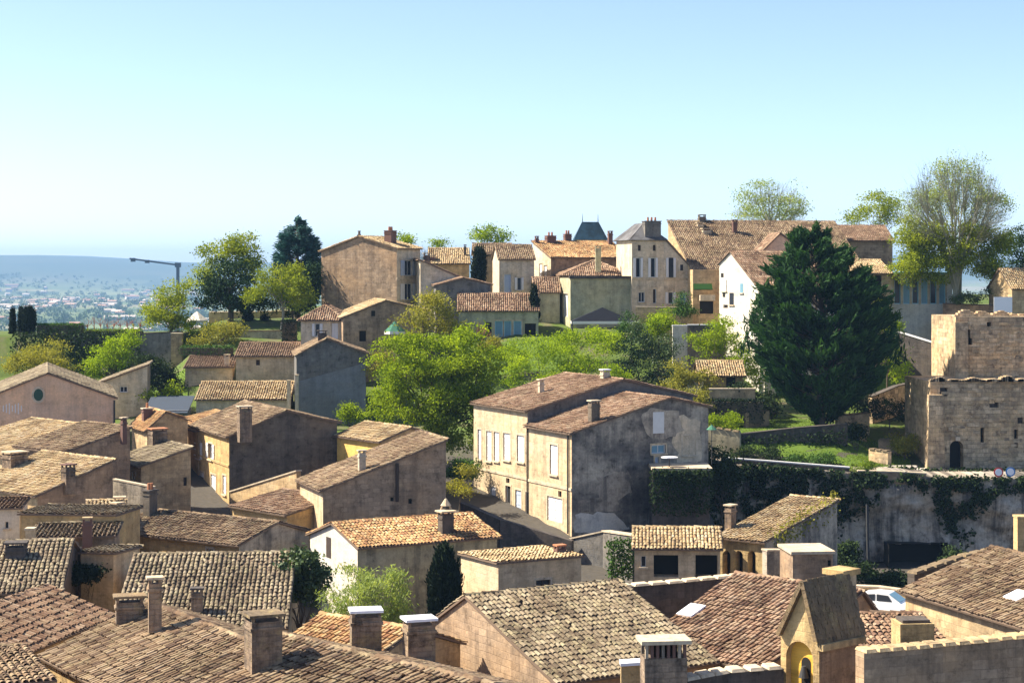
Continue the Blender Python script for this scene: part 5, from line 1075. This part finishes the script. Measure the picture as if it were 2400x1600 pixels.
# ================================================================== things
def car():
    D = 112.0; c = at(2080, 1446, D); L, W = 4.1, 1.7; a = R(-28); f = np.array([math.cos(a), math.sin(a), 0]); s_ = np.array([-f[1], f[0], 0]); up = np.array([0, 0, 1.]); z0 = Z(1443, D); o = np.array([c[0], c[1], z0])
    # a ramp of street under it
    structure(MB().box(o-up*2.52, f, s_, up, 5, 4, 2.5).build('street', M['path']))
    wall_run('yard_wall', 'long ochre wall behind the white parked car', [(1960, 1372, 118), (2060, 1376, 117.5), (2150, 1388, 116.5)], .4, 5, 'ochre', 'coping')
    r = thing('parked_car', 'white parked car behind the low red tiled roof, right', 'car', o)
    P = lambda x, y, z: o+f*x+s_*y+up*z
    def loft(secs, name, mat, par):
        mb = MB()
        for (x0, w0, za0, zb0), (x1, w1, za1, zb1) in zip(secs[:-1], secs[1:]):
            A = [P(x0, -w0, za0), P(x0, w0, za0), P(x0, w0*.94, zb0), P(x0, -w0*.94, zb0)]; B = [P(x1, -w1, za1), P(x1, w1, za1), P(x1, w1*.94, zb1), P(x1, -w1*.94, zb1)]
            for i in range(4): j = (i+1) % 4; mb.face([A[i], A[j], B[j], B[i]])
        x0, w0, a0, b0 = secs[0]; mb.face([P(x0, w0, a0), P(x0, -w0, a0), P(x0, -w0*.94, b0), P(x0, w0*.94, b0)]); x0, w0, a0, b0 = secs[-1]; mb.face([P(x0, -w0, a0), P(x0, w0, a0), P(x0, w0*.94, b0), P(x0, -w0*.94, b0)])
        return mb.build(name, mat, par)
    loft([(-2.05, .74, .35, .78), (-1.95, .82, .25, .92), (-.9, .85, .2, .95), (.7, .85, .2, .93), (1.5, .83, .22, .84), (1.95, .74, .27, .70), (2.05, .62, .35, .58)], 'body', M['carw'], r)
    cab = [(-1.85, .74, .92, .98), (-1.35, .76, .92, 1.36), (-.6, .76, .92, 1.46), (.2, .76, .92, 1.44), (.95, .74, .90, .95)]
    mb = MB(); T_ = lambda x, y, z: P(x, y, z)
    cb = loft([(x, w*.93, a_, b_) for x, w, a_, b_ in cab], 'cabin', M['carw'], r)
    gl = M['bluegl']
    for (name, pts) in (('windscreen', [(.92, -.62, .99), (.92, .62, .99), (.27, .60, 1.40), (.27, -.60, 1.40)]), ('rear_window', [(-1.80, .6, 1.0), (-1.80, -.6, 1.0), (-1.42, -.58, 1.33), (-1.42, .58, 1.33)])):
        m = MB(); q = [P(*p) for p in pts]; nn = unit(np.cross(q[1]-q[0], q[2]-q[0])); m.face([x+nn*.015 for x in q]); m.build(name, gl, r)
    for sg in (-1, 1):
        for (x0, x1, t0, t1) in ((-1.25, -.55, 1.30, 1.38), (-.45, .25, 1.38, 1.34), ):
            m = MB(); q = [P(x0, sg*.725, .98), P(x1+.25*(x1 > 0), sg*.725, .98), P(x1, sg*.690, t1), P(x0, sg*.690, t0)]; m.face(q if sg < 0 else q[::-1]); m.build('side_window', M['glass'], r)
    for x in (-1.3, 1.3):
        for y in (-.78, .78):
            w_ = MB().tube(P(x, y-.1, .31), P(x, y+.1, .31), .31, .31, 16).build('wheel', M['rubber'], r); MB().tube(P(x, y-.11, .31), P(x, y+.11, .31), .18, .18, 12).build('rim', M['zinc'], w_)
    for y in (-.55, .55): MB().box(P(1.99, y, .62), f, s_, up, .05, .14, .07).build('headlight', M['signw'], r); MB().box(P(-2.02, y*1.15, .75), f, s_, up, .04, .1, .1).build('tail_light', M['signr'], r)
car()
def crane():
    D = 900.; b = at(417, 700, D); r = thing('tower_crane', 'dark tower crane silhouette in front of the hazy blue hills', 'crane', (b[0], D, float(ground(b[0], D))))
    zt = Z(618, D); MB().abox(b[0]-.7, D-.7, float(ground(b[0], D))-1, b[0]+.7, D+.7, zt).build('mast', M['steel'], r)
    a, c = at(304, 606, D), at(424, 622, D); m = MB(); d = unit(c-a); m.box((a+c)/2, d, (0, 1, 0), np.cross(d, (0, 1, 0)), np.linalg.norm(c-a)/2, .45, .4); m.build('jib', M['steel'], r)
    MB().box(at(312, 609, D), (1, 0, 0), (0, 1, 0), (0, 0, 1), 1.0, .9, .9).build('hook_trolley', M['steel'], r); MB().box(at(345, 613, D), (1, 0, 0), (0, 1, 0), (0, 0, 1), 1.0, .8, .75).build('trolley', M['steel'], r)
    MB().box(at(417, 621, D), (1, 0, 0), (0, 1, 0), (0, 0, 1), 1.3, 1.1, 1.1).build('cab', M['steel'], r)
crane()
def canopy(name, label, c, ru, vt, ve, D, mat, n=4, cat='canopy', posts=4, fringe=None, asp=.8):
    p = at(c, ve, D); R_ = ru/FPX*D; zt = Z(vt, D); gz = float(ground(p[0], p[1])); r = thing(name, label, cat, (p[0], p[1], gz)); ap = np.array([p[0], p[1], zt])
    ring = [np.array([p[0]+R_*1.0*math.cos(2*math.pi*(i+.5)/n)*(1.414 if n == 4 else 1), p[1]+R_*asp*math.sin(2*math.pi*(i+.5)/n)*(1.414 if n == 4 else 1), p[2]]) for i in range(n)]; m = MB()
    for i in range(n): a, b = ring[i], ring[(i+1) % n]; m.face([a, b, ap]); m.face([b-[0, 0, .04], a-[0, 0, .04], ap-[0, 0, .04]])
    m.build('canopy', M[mat], r); fm = MB()
    for i in range(n): a, b = ring[i], ring[(i+1) % n]; fm.face([a-[0, 0, .28], b-[0, 0, .28], b, a]); fm.face([b-[0, 0, .28]+(ap-b)*.01, a-[0, 0, .28]+(ap-a)*.01, a+(ap-a)*.01, b+(ap-b)*.01])
    fm.build('valance', M[fringe or mat], r)
    if posts == 1: MB().tube((p[0], p[1], gz), ap, .035, .03, 6).build('pole', M['pipe'], r)
    else:
        for q in ring[:4]: MB().tube((q[0]+(p[0]-q[0])*.04, q[1]+(p[1]-q[1])*.04, gz-.1), q+(ap-q)*.04, .06, .06, 6).build('post', M['pipe'], r)
canopy('garden_canopy', 'dark blue garden canopy with white edge before the blank green wall', 1412, 74, 720, 752, 197.5, 'fabricd', 4, 'canopy', 4, 'fabricw', .35)
canopy('parasol', 'cream garden parasol on the terrace left of the trees', 462, 26, 729, 750, 213, 'fabricw', 8, 'parasol', 1)
canopy('parasol', 'green parasol beside the brown stone gable, above the big tree', 925, 26, 752, 776, 186, 'fabricg', 8, 'parasol', 1, 'fabricw')
# walls and hedges of the left promontory
wall_run('rampart_wall', 'dark ivy covered rampart wall of the left promontory garden', [(30, 790, 212), (85, 783, 211), (330, 782, 209.5), (425, 778, 208.5)], .8, 16, 'slate', 'shade')
wall_run('rampart_pier', 'sunlit stone pier at the right end of the promontory rampart', [(402, 782, 206), (428, 782, 206)], .8, 15, 'brown', 'coping', cat='pier')
ivy_on('ivy', 'dark ivy hanging over the promontory rampart wall', lambda g, n: np.stack([g.uniform(X(30, 209), X(330, 209), n), g.uniform(208.2, 210.2, n), Z(780, 209)-(g.random(n)**1.4)*4.6], 1)+g.normal(0, .15, (n, 3)), 4200, 'ivy', .3, 31)
foliage_box('hedge', 'clipped green hedge on top of the left promontory', (X(88, 211.6), 211.6), (X(195, 211), 211), 1.2, Z(781, 211), Z(760, 211), 'hedge', 2200, .17)
foliage_box('hedge', 'low sunlit hedge strip in front of the reddish vine rows', (X(198, 210.6), 210.6), (X(335, 209.8), 209.8), .7, Z(782, 210), Z(773, 210), 'grass', 1500, .15)
foliage_box('hedge', 'square dark hedge block right of the promontory garden', (X(662, 200), 200), (X(696, 200), 200), 2.0, Z(802, 200), Z(752, 200), 'cypress', 1600, .18)
foliage_box('hedge', 'long low hedge in the middle garden above the cream houses', (X(425, 197), 197), (X(545, 196), 196), 1.2, Z(832, 197), Z(812, 197), 'hedge', 1500, .18)
foliage_box('hedge', 'dark hedge along the terrace behind the giant conifer', (X(1640, 173), 173), (X(1790, 172.5), 172.5), 1.6, Z(990, 173), Z(938, 173), 'cypress', 2600, .2)
structure(slab('vineyard', [(195, 213), (340, 213), (335, 226), (205, 226)], M['soil'], .05))
for i in range(9):
    u = 205+i*15.5; p = at(u, 745, 214.5+(i % 3)*1.5); gz = float(ground(p[0], p[1])); r = thing('vine', 'bare reddish vine in the row on the promontory', 'vine', (p[0], p[1], gz), 'vines on the promontory'); m = MB(); g = np.random.default_rng(i)
    limb(m, np.array([p[0], p[1], gz]), np.array([p[0], p[1], gz+1.1]), .06, .04, g, 2, .1, 5)
    for k in range(9): limb(m, np.array([p[0], p[1], gz+.8]), np.array([p[0]+g.normal(0, .45), p[1]+g.normal(0, .3), gz+1.3+g.uniform(0, .7)]), .025, .01, g, 2, .2, 3)
    m.build('stem', M['soil'], r)
wall_run('garden_wall', 'long pale beige wall with tile coping behind the promontory trees', [(490, 732, 219), (600, 731, 219), (702, 728, 219)], .4, 20, 'cream', 'coping', caps=.9)
wall_run('garden_wall', 'low mossy wall under the promontory garden above the cream houses', [(555, 776, 203), (665, 776, 202)], .4, 17, 'ggrey', 'moss')
wall_run('garden_gate_wall', 'white pink gate wall block amid the shrubs right of the blank green wall', [(1576, 764, 190), (1612, 764, 190)], .5, 18, 'white', 'shutw', cat='wall')
wall_run('terrace_wall', 'terrace wall with white coping below the villa', [(1490, 720, 201.5), (1625, 722, 200.5)], .5, 20, 'tan', 'coping')
wall_run('terrace_wall', 'long white topped terrace wall below the white gable house', [(1612, 762, 189), (1700, 762, 188)], .4, 17, 'shade', 'shutw')
h = House('garden_shed', 'tiny garden shed with pale tile roof beside the bare bush', (1640, 178), 2, 1745, (4,), 'g1', (880, 848), .5, 950, 'ochre', tile='yellow', cat='shed').win('F', 1702, 882, 1724, 908, kind='hole', pane='void'); h.build()
wall_run('garden_wall', 'pale low wall in front of the tiny garden shed', [(1662, 912, 174.5), (1770, 912, 174)], .5, 14, 'tan', 'coping')

ivy_on('ivy', 'ivy patches on the shadowy terrace wall below the giant conifer', lambda g, n: np.stack([np.interp(a_ := g.random(n), [0, .3, .6, 1], [X(1700, 167), X(1760, 167), X(1900, 167.4), X(1985, 167.6)]), 167.2+a_*.3-g.random(n)*.25, Z(1015, 167)-.6-(g.random(n)**1.3)*1.6+.9*a_], 1)+g.normal(0, .15, (n, 3)), 900, 'ivy', .22, 77)

for (pts, lab, b_, m_) in (([(2040, 1052, 165), (2085, 1058, 163.5)], 'short broken stone wall on the sunlit tower lawn', 12, 'ruin'), ([(2060, 1030, 170), (2125, 1035, 169)], 'low ruined wall line behind the broken stone wall on the tower lawn', 12, 'brown'),
                           ([(1745, 968, 172), (1800, 962, 173)], 'small stone bank under the left boughs of the giant conifer', 14, 'brown'), ([(1960, 975, 173), (2035, 968, 174)], 'stone bank under the right boughs of the giant conifer', 14, 'ruin'),
                           ([(1660, 1000, 163), (1735, 1012, 162)], 'mossy stone edging at the left end of the shaded lawn', 12, 'ggrey')):
    wall_run('terrace_wall', lab, pts, .5, b_, m_, 'moss', caps=.6)
# ================================================================== trees and shrubs
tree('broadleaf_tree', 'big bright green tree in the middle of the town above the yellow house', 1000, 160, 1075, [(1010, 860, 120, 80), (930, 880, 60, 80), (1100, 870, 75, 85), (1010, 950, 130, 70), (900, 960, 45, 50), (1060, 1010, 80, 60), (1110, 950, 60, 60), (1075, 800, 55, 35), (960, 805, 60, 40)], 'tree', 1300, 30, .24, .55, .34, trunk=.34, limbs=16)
tree('broadleaf_tree', 'paler olive green tree behind the big bright green tree', 1010, 186, 800, [(1010, 740, 60, 55), (985, 770, 55, 40), (1050, 770, 45, 45), (1020, 700, 35, 25)], 'olive', 260, 22, .26, .5, .4, trunk=.2)
bare_tree('bare_shrub', 'bare reddish branching shrub before the long low house', 1128, 193, 775, None, .12, 'soil', 5, 4, vtop=690, spread=.75, n0=5)
for i, (lab, bl, lf_, D) in enumerate((
    ('bright yellow green shrub bank right of the big tree', [(1260, 850, 70, 60), (1215, 870, 45, 45), (1300, 810, 45, 35)], 'spring', 181),
    ('bright lime shrub mass above the cream house roof', [(1370, 835, 70, 50), (1420, 820, 45, 35), (1340, 875, 60, 35)], 'spring', 183),
    ('tall lime shrub below the blank green wall', [(1330, 805, 50, 30), (1400, 790, 45, 25)], 'spring', 189),
    ('dark evergreen shrub right of the lime shrubs', [(1480, 850, 45, 60), (1510, 810, 35, 40), (1530, 880, 45, 40)], 'darkleaf', 182),
    ('mottled grey green shrub left of the white gate wall', [(1560, 840, 45, 45), (1580, 880, 40, 35), (1520, 790, 35, 35)], 'glossy', 181),
    ('yellow green arching shrub below the villa', [(1545, 752, 38, 22), (1530, 775, 22, 25), (1562, 770, 18, 25)], 'spring', 195),
    ('round dark green and yellow shrub right of the white gate wall', [(1680, 790, 50, 40), (1650, 815, 40, 35), (1720, 820, 40, 40)], 'tree', 185),
    ('yellow green sapling at the foot of the white gable house', [(1695, 755, 28, 25), (1740, 850, 55, 40), (1770, 880, 35, 35)], 'spring', 183),
    ('tan brown shrub left of the tiny garden shed', [(1600, 890, 40, 40), (1640, 905, 40, 30)], 'olive', 177))):
    tree('shrub', lab, bl[0][0], D, bl[0][1]+bl[0][3], bl, lf_, 210, 22, .22, .5, .33, trunk=.09, limbs=8, cat='shrub')
bare_tree('bare_shrub', 'bare brown twiggy bush beside the tiny garden shed', 1625, 175, 940, None, .12, 'twig', 15, 4, vtop=845, spread=.8, n0=6)

# the giant conifer
def conifer(name, label, u, D, vb, prof, leaf, n, size, seed, bark='bark', asp=.22, rise=.55, tilt=.75, group=None, depth=.9, spires=()):
    g = np.random.default_rng(seed); P = at(u, vb, D); P[2] = float(ground(P[0], P[1])); r = thing(name, label, 'tree', P, group); m = D/FPX
    vt = prof[0][0]; vv = np.array([p[0] for p in prof], float); ww = np.array([p[1] for p in prof], float)*m*.93; cc = np.array([p[2] if len(p) > 2 else u for p in prof], float)
    mb = MB(); limb(mb, P-[0, 0, .6], at(u, vt+10, D), .42, .05, g, 4, .01, 8); C, dirs, rb = [], [], []
    nb = max(8, n//16); k = 0
    while k < nb:
        v = g.uniform(vt, prof[-1][0]); w = np.interp(v, vv, ww)
        if g.random() > (w/ww.max())+.05: continue
        a = g.uniform(0, 2*math.pi); rad = w*(.92+.16*g.random()); c0 = np.array([X(np.interp(v, vv, cc), D), D, Z(v, D)]); out = np.array([math.cos(a), math.sin(a)*depth, 0.])
        limb(mb, c0-[0, 0, rad*.25], c0+out*rad*.8+[0, 0, rad*.12], .07, .02, g, 2, .05, 3); lum = g.normal(0, .12)
        for j in range(16):
            f = g.uniform(.35, 1.)**.7; side = np.array([-out[1], out[0], 0])*g.normal(0, .13)*rad*f; tip = c0+out*rad*f+side+[0, 0, rad*(.30*f*f-.15)+g.normal(0, .12)]
            q = g.uniform(.0, 1., 12)[:, None]; base = tip+(out*rad*.12+[0, 0, rise*1.1])*(q-.35); base += g.normal(0, .13, base.shape)
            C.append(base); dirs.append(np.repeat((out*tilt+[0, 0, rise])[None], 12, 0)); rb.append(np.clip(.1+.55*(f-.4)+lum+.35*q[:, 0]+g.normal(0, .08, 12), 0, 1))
        k += 1
    for (su, sv, sh) in spires:
        q = np.linspace(0, 1, 90)[:, None]; y = g.uniform(-1.5, 1.5); b0 = at(su, sv+sh, D+y); wd = (1-q)*sh*m*.30; C.append(b0+[0, 0, sh*m]*q+g.normal(0, 1, (90, 3))*wd*[1, 1, .3]); dirs.append(np.repeat(np.array([[0., 0, 1.]]), 90, 0)+g.normal(0, .25, (90, 3))); rb.append(np.clip(.3+.5*q[:, 0]+g.normal(0, .15, 90), 0, 1))
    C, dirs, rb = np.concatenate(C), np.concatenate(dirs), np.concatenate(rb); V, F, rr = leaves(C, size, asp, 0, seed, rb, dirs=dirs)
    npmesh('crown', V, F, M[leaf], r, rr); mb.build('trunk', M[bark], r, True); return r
conifer('conifer', 'giant dark green conifer dominating the right side of the hill', 1925, 172, 985, [(532, 12, 1912), (560, 52, 1900), (600, 85, 1903), (650, 122, 1915), (700, 150, 1922), (760, 172, 1928), (820, 178, 1932), (870, 165, 1935), (920, 122, 1932), (960, 66, 1928), (985, 25, 1928)], 'conif', 4400, .75, 41, spires=[(1915, 522, 60), (1945, 556, 60), (1880, 555, 50), (1985, 580, 60), (1850, 590, 60), (1825, 625, 55), (2020, 622, 60), (2048, 655, 60), (1800, 655, 60), (1780, 690, 60), (2072, 700, 60), (1762, 735, 60), (2092, 745, 60), (2105, 790, 60), (1750, 780, 50), (1930, 600, 60), (1900, 640, 60), (1960, 660, 60), (2000, 700, 60), (1860, 700, 60), (1830, 730, 60), (1930, 740, 60)])
conifer('conifer', 'blue green cedar standing left of the tall skyline gable house', 697, 216, 720, [(515, 9), (538, 30), (580, 50), (630, 62), (690, 64), (715, 40)], 'blueconif', 3400, .5, 42, tilt=1.1, rise=.15)
for (u, D, vb, vt, w, lab) in ((1042, 104, 1455, 1305, 33, 'dark pointed cypress against the grey green plaster wall'), (68, 211.5, 790, 733, 14, 'cut dark cypress column on the promontory'), (50, 212, 790, 730, 4, 'thin dark cypress beside the cut cypress column'), (30, 213, 795, 738, 4, 'thinnest dark cypress at the far left'), (1122, 206, 690, 590, 16, 'dark round headed cypress on the centre skyline'), (581, 214, 780, 735, 12, 'small cone shaped topiary in the promontory garden'), (620, 214, 780, 752, 10, 'small round topiary bush in the promontory garden'), (1252, 200, 760, 684, 10, 'narrow dark cypress between the low annexe and long low house')):
    m = D/FPX
    prof = [(vt, .5), (vt+(vb-vt)*.2, w*.55), (vt+(vb-vt)*.55, w), (vb-8, w*.9), (vb, w*.6)]
    if w in (14, 16): prof = [(vt, w*.5), (vt+8, w*.9), ((vt+vb)/2, w), (vb, w*.8)]
    conifer('cypress', lab, u, D, vb, prof, 'cypress', int(420+w*w*1.6*(2 if D < 120 else 1)), .34, 60+int(u), tilt=.35, rise=1.0, asp=.3)
# left trees
tree('broadleaf_tree', 'large round tree with dark heart and yellow top left of the blue cedar', 540, 214, 728, [(520, 610, 45, 40), (565, 600, 40, 40), (480, 650, 35, 40), (540, 570+10, 35, 25), (590, 640, 30, 40)], 'yolive', 420, 22, .28, .5, .45, trunk=.3)
tree('evergreen_oak', 'dark evergreen oak inside the yellow topped tree group', 540, 211, 735, [(540, 665, 55, 60), (500, 690, 40, 40), (580, 700, 40, 35)], 'darkleaf', 420, 22, .28, .6, .42, trunk=.3)
tree('broadleaf_tree', 'yellow green tree in front of the blue cedar', 660, 208, 730, [(650, 665, 50, 35), (700, 655, 35, 35), (610, 690, 35, 30), (690, 695, 45, 30)], 'yolive', 380, 22, .25, .5, .4, trunk=.16, bark='barkp')
tree('evergreen_shrub', 'dark undergrowth below the blue cedar', 690, 211, 735, [(640, 715, 50, 22), (720, 690, 28, 45), (735, 650, 18, 40)], 'darkleaf', 260, 20, .26, .6, .4, trunk=.1, cat='shrub')
tree('broadleaf_tree', 'slanting golden green tree at the promontory edge', 400, 210, 782, [(400, 715, 40, 45), (425, 690, 25, 30), (370, 745, 32, 32), (415, 755, 30, 25)], 'yolive', 340, 22, .25, .5, .4, trunk=.18)
tree('shrub', 'large rounded olive bush at the left edge below the promontory', 95, 196, 880, [(95, 840, 70, 38), (60, 855, 50, 25), (135, 860, 45, 25)], 'olive', 380, 22, .22, .5, .36, trunk=.12, cat='shrub')
tree('shrub', 'yellow green shrubs climbing the slope under the rampart', 260, 197, 880, [(285, 815, 40, 30), (250, 840, 40, 30), (215, 862, 30, 25), (310, 795, 18, 22)], 'spring', 330, 22, .22, .5, .36, trunk=.1, cat='shrub')
tree('shrub', 'shadowy dark shrubs beside the small grey house', 385, 190, 950, [(370, 880, 35, 45), (405, 900, 25, 45), (350, 850, 30, 25)], 'ivy', 260, 20, .24, .6, .36, trunk=.1, cat='shrub')
tree('shrub', 'small bright shrub in the yard behind the orange tiles', 370, 183, 945, [(370, 930, 32, 16), (405, 915, 16, 18)], 'tree', 90, 20, .2, .5, .3, trunk=.06, cat='shrub')
tree('shrub', 'greyish olive garden shrub above the cream terrace row', 525, 200, 815, [(520, 780, 45, 32), (480, 795, 30, 20), (550, 770, 25, 22)], 'olive', 220, 20, .22, .5, .36, trunk=.1, cat='shrub')
tree('shrub', 'low green planting under the cream parasol', 455, 210, 782, [(455, 768, 30, 12), (490, 772, 22, 8)], 'tree', 90, 18, .2, .5, .3, trunk=0, cat='shrub')
# skyline trees
tree('broadleaf_tree', 'rounded green tree on the centre skyline behind the roofs', 1148, 250, 600, [(1148, 548, 30, 20), (1125, 560, 22, 16), (1175, 558, 22, 16)], 'tree', 160, 14, .3, .5, .5, trunk=.2, shell=3)
bare_tree('bare_tree', 'thin bare tree right of the lone gable house chimney', 985, 250, 620, None, .14, 'twig', 21, 5, vtop=530, spread=.4, n0=5)
bare_tree('bare_tree', 'faint bare tree left of the rounded skyline tree', 1058, 260, 620, None, .12, 'twig', 22, 5, vtop=532, spread=.45, n0=5)
tree('shrub', 'green shrub peeping over the roof next to the lone gable house', 950, 235, 600, [(948, 565, 26, 18), (1030, 572, 24, 12)], 'tree', 110, 16, .26, .5, .4, trunk=.1, cat='shrub')
fan_tree('budding_tree', 'round bare topped tree with fresh buds above the huge brown roof', 1808, 240, 620, 540, (1806, 515, 90, 98), .34, 12, 260, 'twig', 33, 'pale', [(1808, 475, 80, 52), (1765, 495, 48, 30), (1850, 490, 44, 34)], 520, 12, .24)
tree('broadleaf_tree', 'olive brown rounded tree on the right skyline beside the big bare tree', 2045, 232, 620, [(2045, 490, 50, 35), (2000, 510, 35, 25), (2090, 500, 35, 35), (2050, 465, 30, 18)], 'yolive', 300, 16, .26, .5, .45, trunk=.24, shell=3.2)
fan_tree('budding_tree', 'largest tree on the right with bare pale crown over green lower boughs', 2240, 196, 700, 648, (2238, 525, 132, 160), .33, 22, 620, 'twig', 36, 'yolive', [(2165, 600, 60, 45), (2145, 560, 50, 45), (2130, 640, 45, 30), (2195, 545, 40, 30), (2310, 600, 55, 45), (2340, 565, 40, 35), (2290, 545, 40, 25), (2320, 640, 40, 25), (2180, 650, 40, 15), (2240, 600, 60, 40)], 1700, 20, .25)
fan_tree('young_tree', 'pale green budding treetop rising inside the crown of the largest tree', 2252, 199, 700, 600, (2238, 480, 125, 110), .2, 12, 200, 'twig', 39, 'pale', [(2238, 450, 100, 75), (2155, 490, 55, 50), (2320, 490, 55, 50), (2238, 405, 55, 35)], 900, 12, .22)
tree('broadleaf_tree', 'dark leafed tree cut by the right edge of the picture', 2400, 205, 690, [(2400, 570, 35, 50), (2390, 620, 30, 35)], 'darkleaf', 180, 20, .26, .5, .4, trunk=.2)
tree('shrub', 'sunlit yellow green bamboo beside the giant conifer', 2080, 186, 900, [(2085, 800, 28, 60), (2060, 730, 22, 45), (2110, 860, 22, 40), (2100, 760, 20, 30)], 'spring', 240, 20, .26, .35, .34, .6, trunk=.08, cat='shrub')
tree('shrub', 'flowering planting with white blooms on the right terrace', 2270, 195, 725, [(2245, 700, 22, 14), (2290, 698, 35, 14), (2330, 690, 20, 12)], 'glossy', 120, 18, .18, .6, .25, trunk=0, cat='shrub')
tree('shrub', 'dark shrubs in the conifer shade behind the terrace wall', 1760, 176, 1000, [(1730, 930, 35, 40), (1790, 950, 35, 35), (2020, 950, 35, 30)], 'ivy', 220, 20, .24, .6, .36, trunk=.08, cat='shrub')
tree('shrub', 'pale leafed creeper bush at the cliff top left end', 1700, 150, 1170, [(1690, 1080, 40, 35), (1660, 1120, 35, 40), (1705, 1125, 30, 40)], 'ivy', 260, 20, .22, .6, .34, trunk=.08, cat='shrub')
tree('shrub', 'sunlit weeds on the cliff edge by the pale parapet', 2040, 157.5, 1110, [(2040, 1092, 40, 9), (2010, 1104, 25, 10)], 'grass', 90, 16, .18, .4, .22, .6, trunk=0, cat='shrub')
# foreground plants
tree('evergreen_tree', 'glossy dark leafed tree beside the pale willow shrub', 700, 96, 1430, [(700, 1345, 58, 48), (670, 1385, 40, 35), (735, 1370, 38, 45), (715, 1310, 35, 20)], 'glossy', 330, 20, .24, .5, .2, trunk=.12)
tree('willow_shrub', 'feathery pale green shrub in front of the grey green plaster wall', 860, 88, 1520, [(860, 1400, 75, 62), (810, 1420, 45, 55), (920, 1430, 50, 70), (890, 1480, 45, 45), (840, 1345, 35, 30), (910, 1360, 35, 40)], 'pale', 420, 18, .22, .22, .22, 1.1, trunk=.09, cat='shrub', limbs=16, twigs=1)
tree('shrub', 'dark bush in the yard left of the grey checkered roof', 205, 99, 1375, [(205, 1345, 48, 22), (160, 1340, 25, 16)], 'cypress', 150, 20, .18, .6, .2, trunk=.06, cat='shrub')
tree('shrub', 'small yellow green bush in the gap between brown stone house and cream house', 1075, 146, 1170, [(1075, 1150, 28, 20), (1090, 1105, 18, 14)], 'olive', 90, 18, .2, .5, .28, trunk=.06, cat='shrub')

# shrubs filling the slopes so that only patches of grass stay open
for i, (u, v, ru, rv, D, lf_, lab) in enumerate((
    (1200, 830, 45, 30, 186, 'spring', 'low lime shrub on the lawn edge next to the big tree'),
    (1150, 815, 30, 18, 190, 'olive', 'olive clump of flowers on the centre lawn'),
    (1300, 900, 60, 25, 176, 'tree', 'green shrub belt touching the back roof of the cream house'),
    (1440, 885, 40, 30, 178, 'spring', 'lime shrub belt behind the cream house ridge'),
    (1620, 940, 40, 25, 168, 'olive', 'olive shrub below the pale low garden wall'),
    (1690, 985, 45, 18, 164, 'tree', 'green shrub left of the shadowy terrace wall'),
    (2000, 1010, 30, 20, 170, 'ivy', 'dark shrub at the right end of the shadowy terrace wall'),
    (2085, 960, 45, 30, 176, 'ivy', 'dark ivy mound between conifer and ruined tower'),
    (2120, 1040, 30, 22, 168, 'olive', 'dry shrub left of the tower buttress'),
    (1780, 1060, 60, 12, 161, 'ivy', 'added dark ground cover standing for shade on the lawn'),  # ground cover added to darken the lawn like the conifer's shade
    (1900, 1075, 60, 10, 160, 'hedge', 'green weeds along the cliff top parapet'),
    (1080, 1100, 40, 30, 152, 'hedge', 'dark shrub in the gap left of the cream house'),
    (870, 1010, 30, 20, 165, 'tree', 'green shrub behind the yellow house'),
    (820, 970, 28, 18, 170, 'tree', 'small green shrub right of the slate grey gable'),
    (900, 850, 35, 45, 178, 'olive', 'olive shrub between slate grey gable and big tree'),
    (1480, 770, 30, 30, 193, 'hedge', 'dark shrub at the right end of the blank green wall'),
    (1600, 720, 25, 30, 199, 'hedge', 'dark potted greenery beside the villa door'))):
    tree('shrub', lab, u, D, v+rv, [(u, v, ru, rv), (u-ru*.6, v+rv*.3, ru*.5, rv*.6), (u+ru*.6, v+rv*.3, ru*.5, rv*.6)], lf_, 130, 20, .2, .5, .28, trunk=.06, cat='shrub', limbs=6)

for i, (u, v, ru, rv, D, lab) in enumerate(((2010, 1345, 40, 24, 138, 'added dark bush standing for shade in the yard left of the cave mouth'), (2080, 1362, 45, 16, 128, 'added dark low bush standing for shade behind the white parked car'), (1985, 1300, 20, 40, 147, 'added dark bush standing for shade at the cliff foot beside the drainpipe'), (2240, 1310, 30, 22, 150, 'added dark bush standing for shade right of the cave mouth'))):  # bushes added to stand for the black shade in the cave yard
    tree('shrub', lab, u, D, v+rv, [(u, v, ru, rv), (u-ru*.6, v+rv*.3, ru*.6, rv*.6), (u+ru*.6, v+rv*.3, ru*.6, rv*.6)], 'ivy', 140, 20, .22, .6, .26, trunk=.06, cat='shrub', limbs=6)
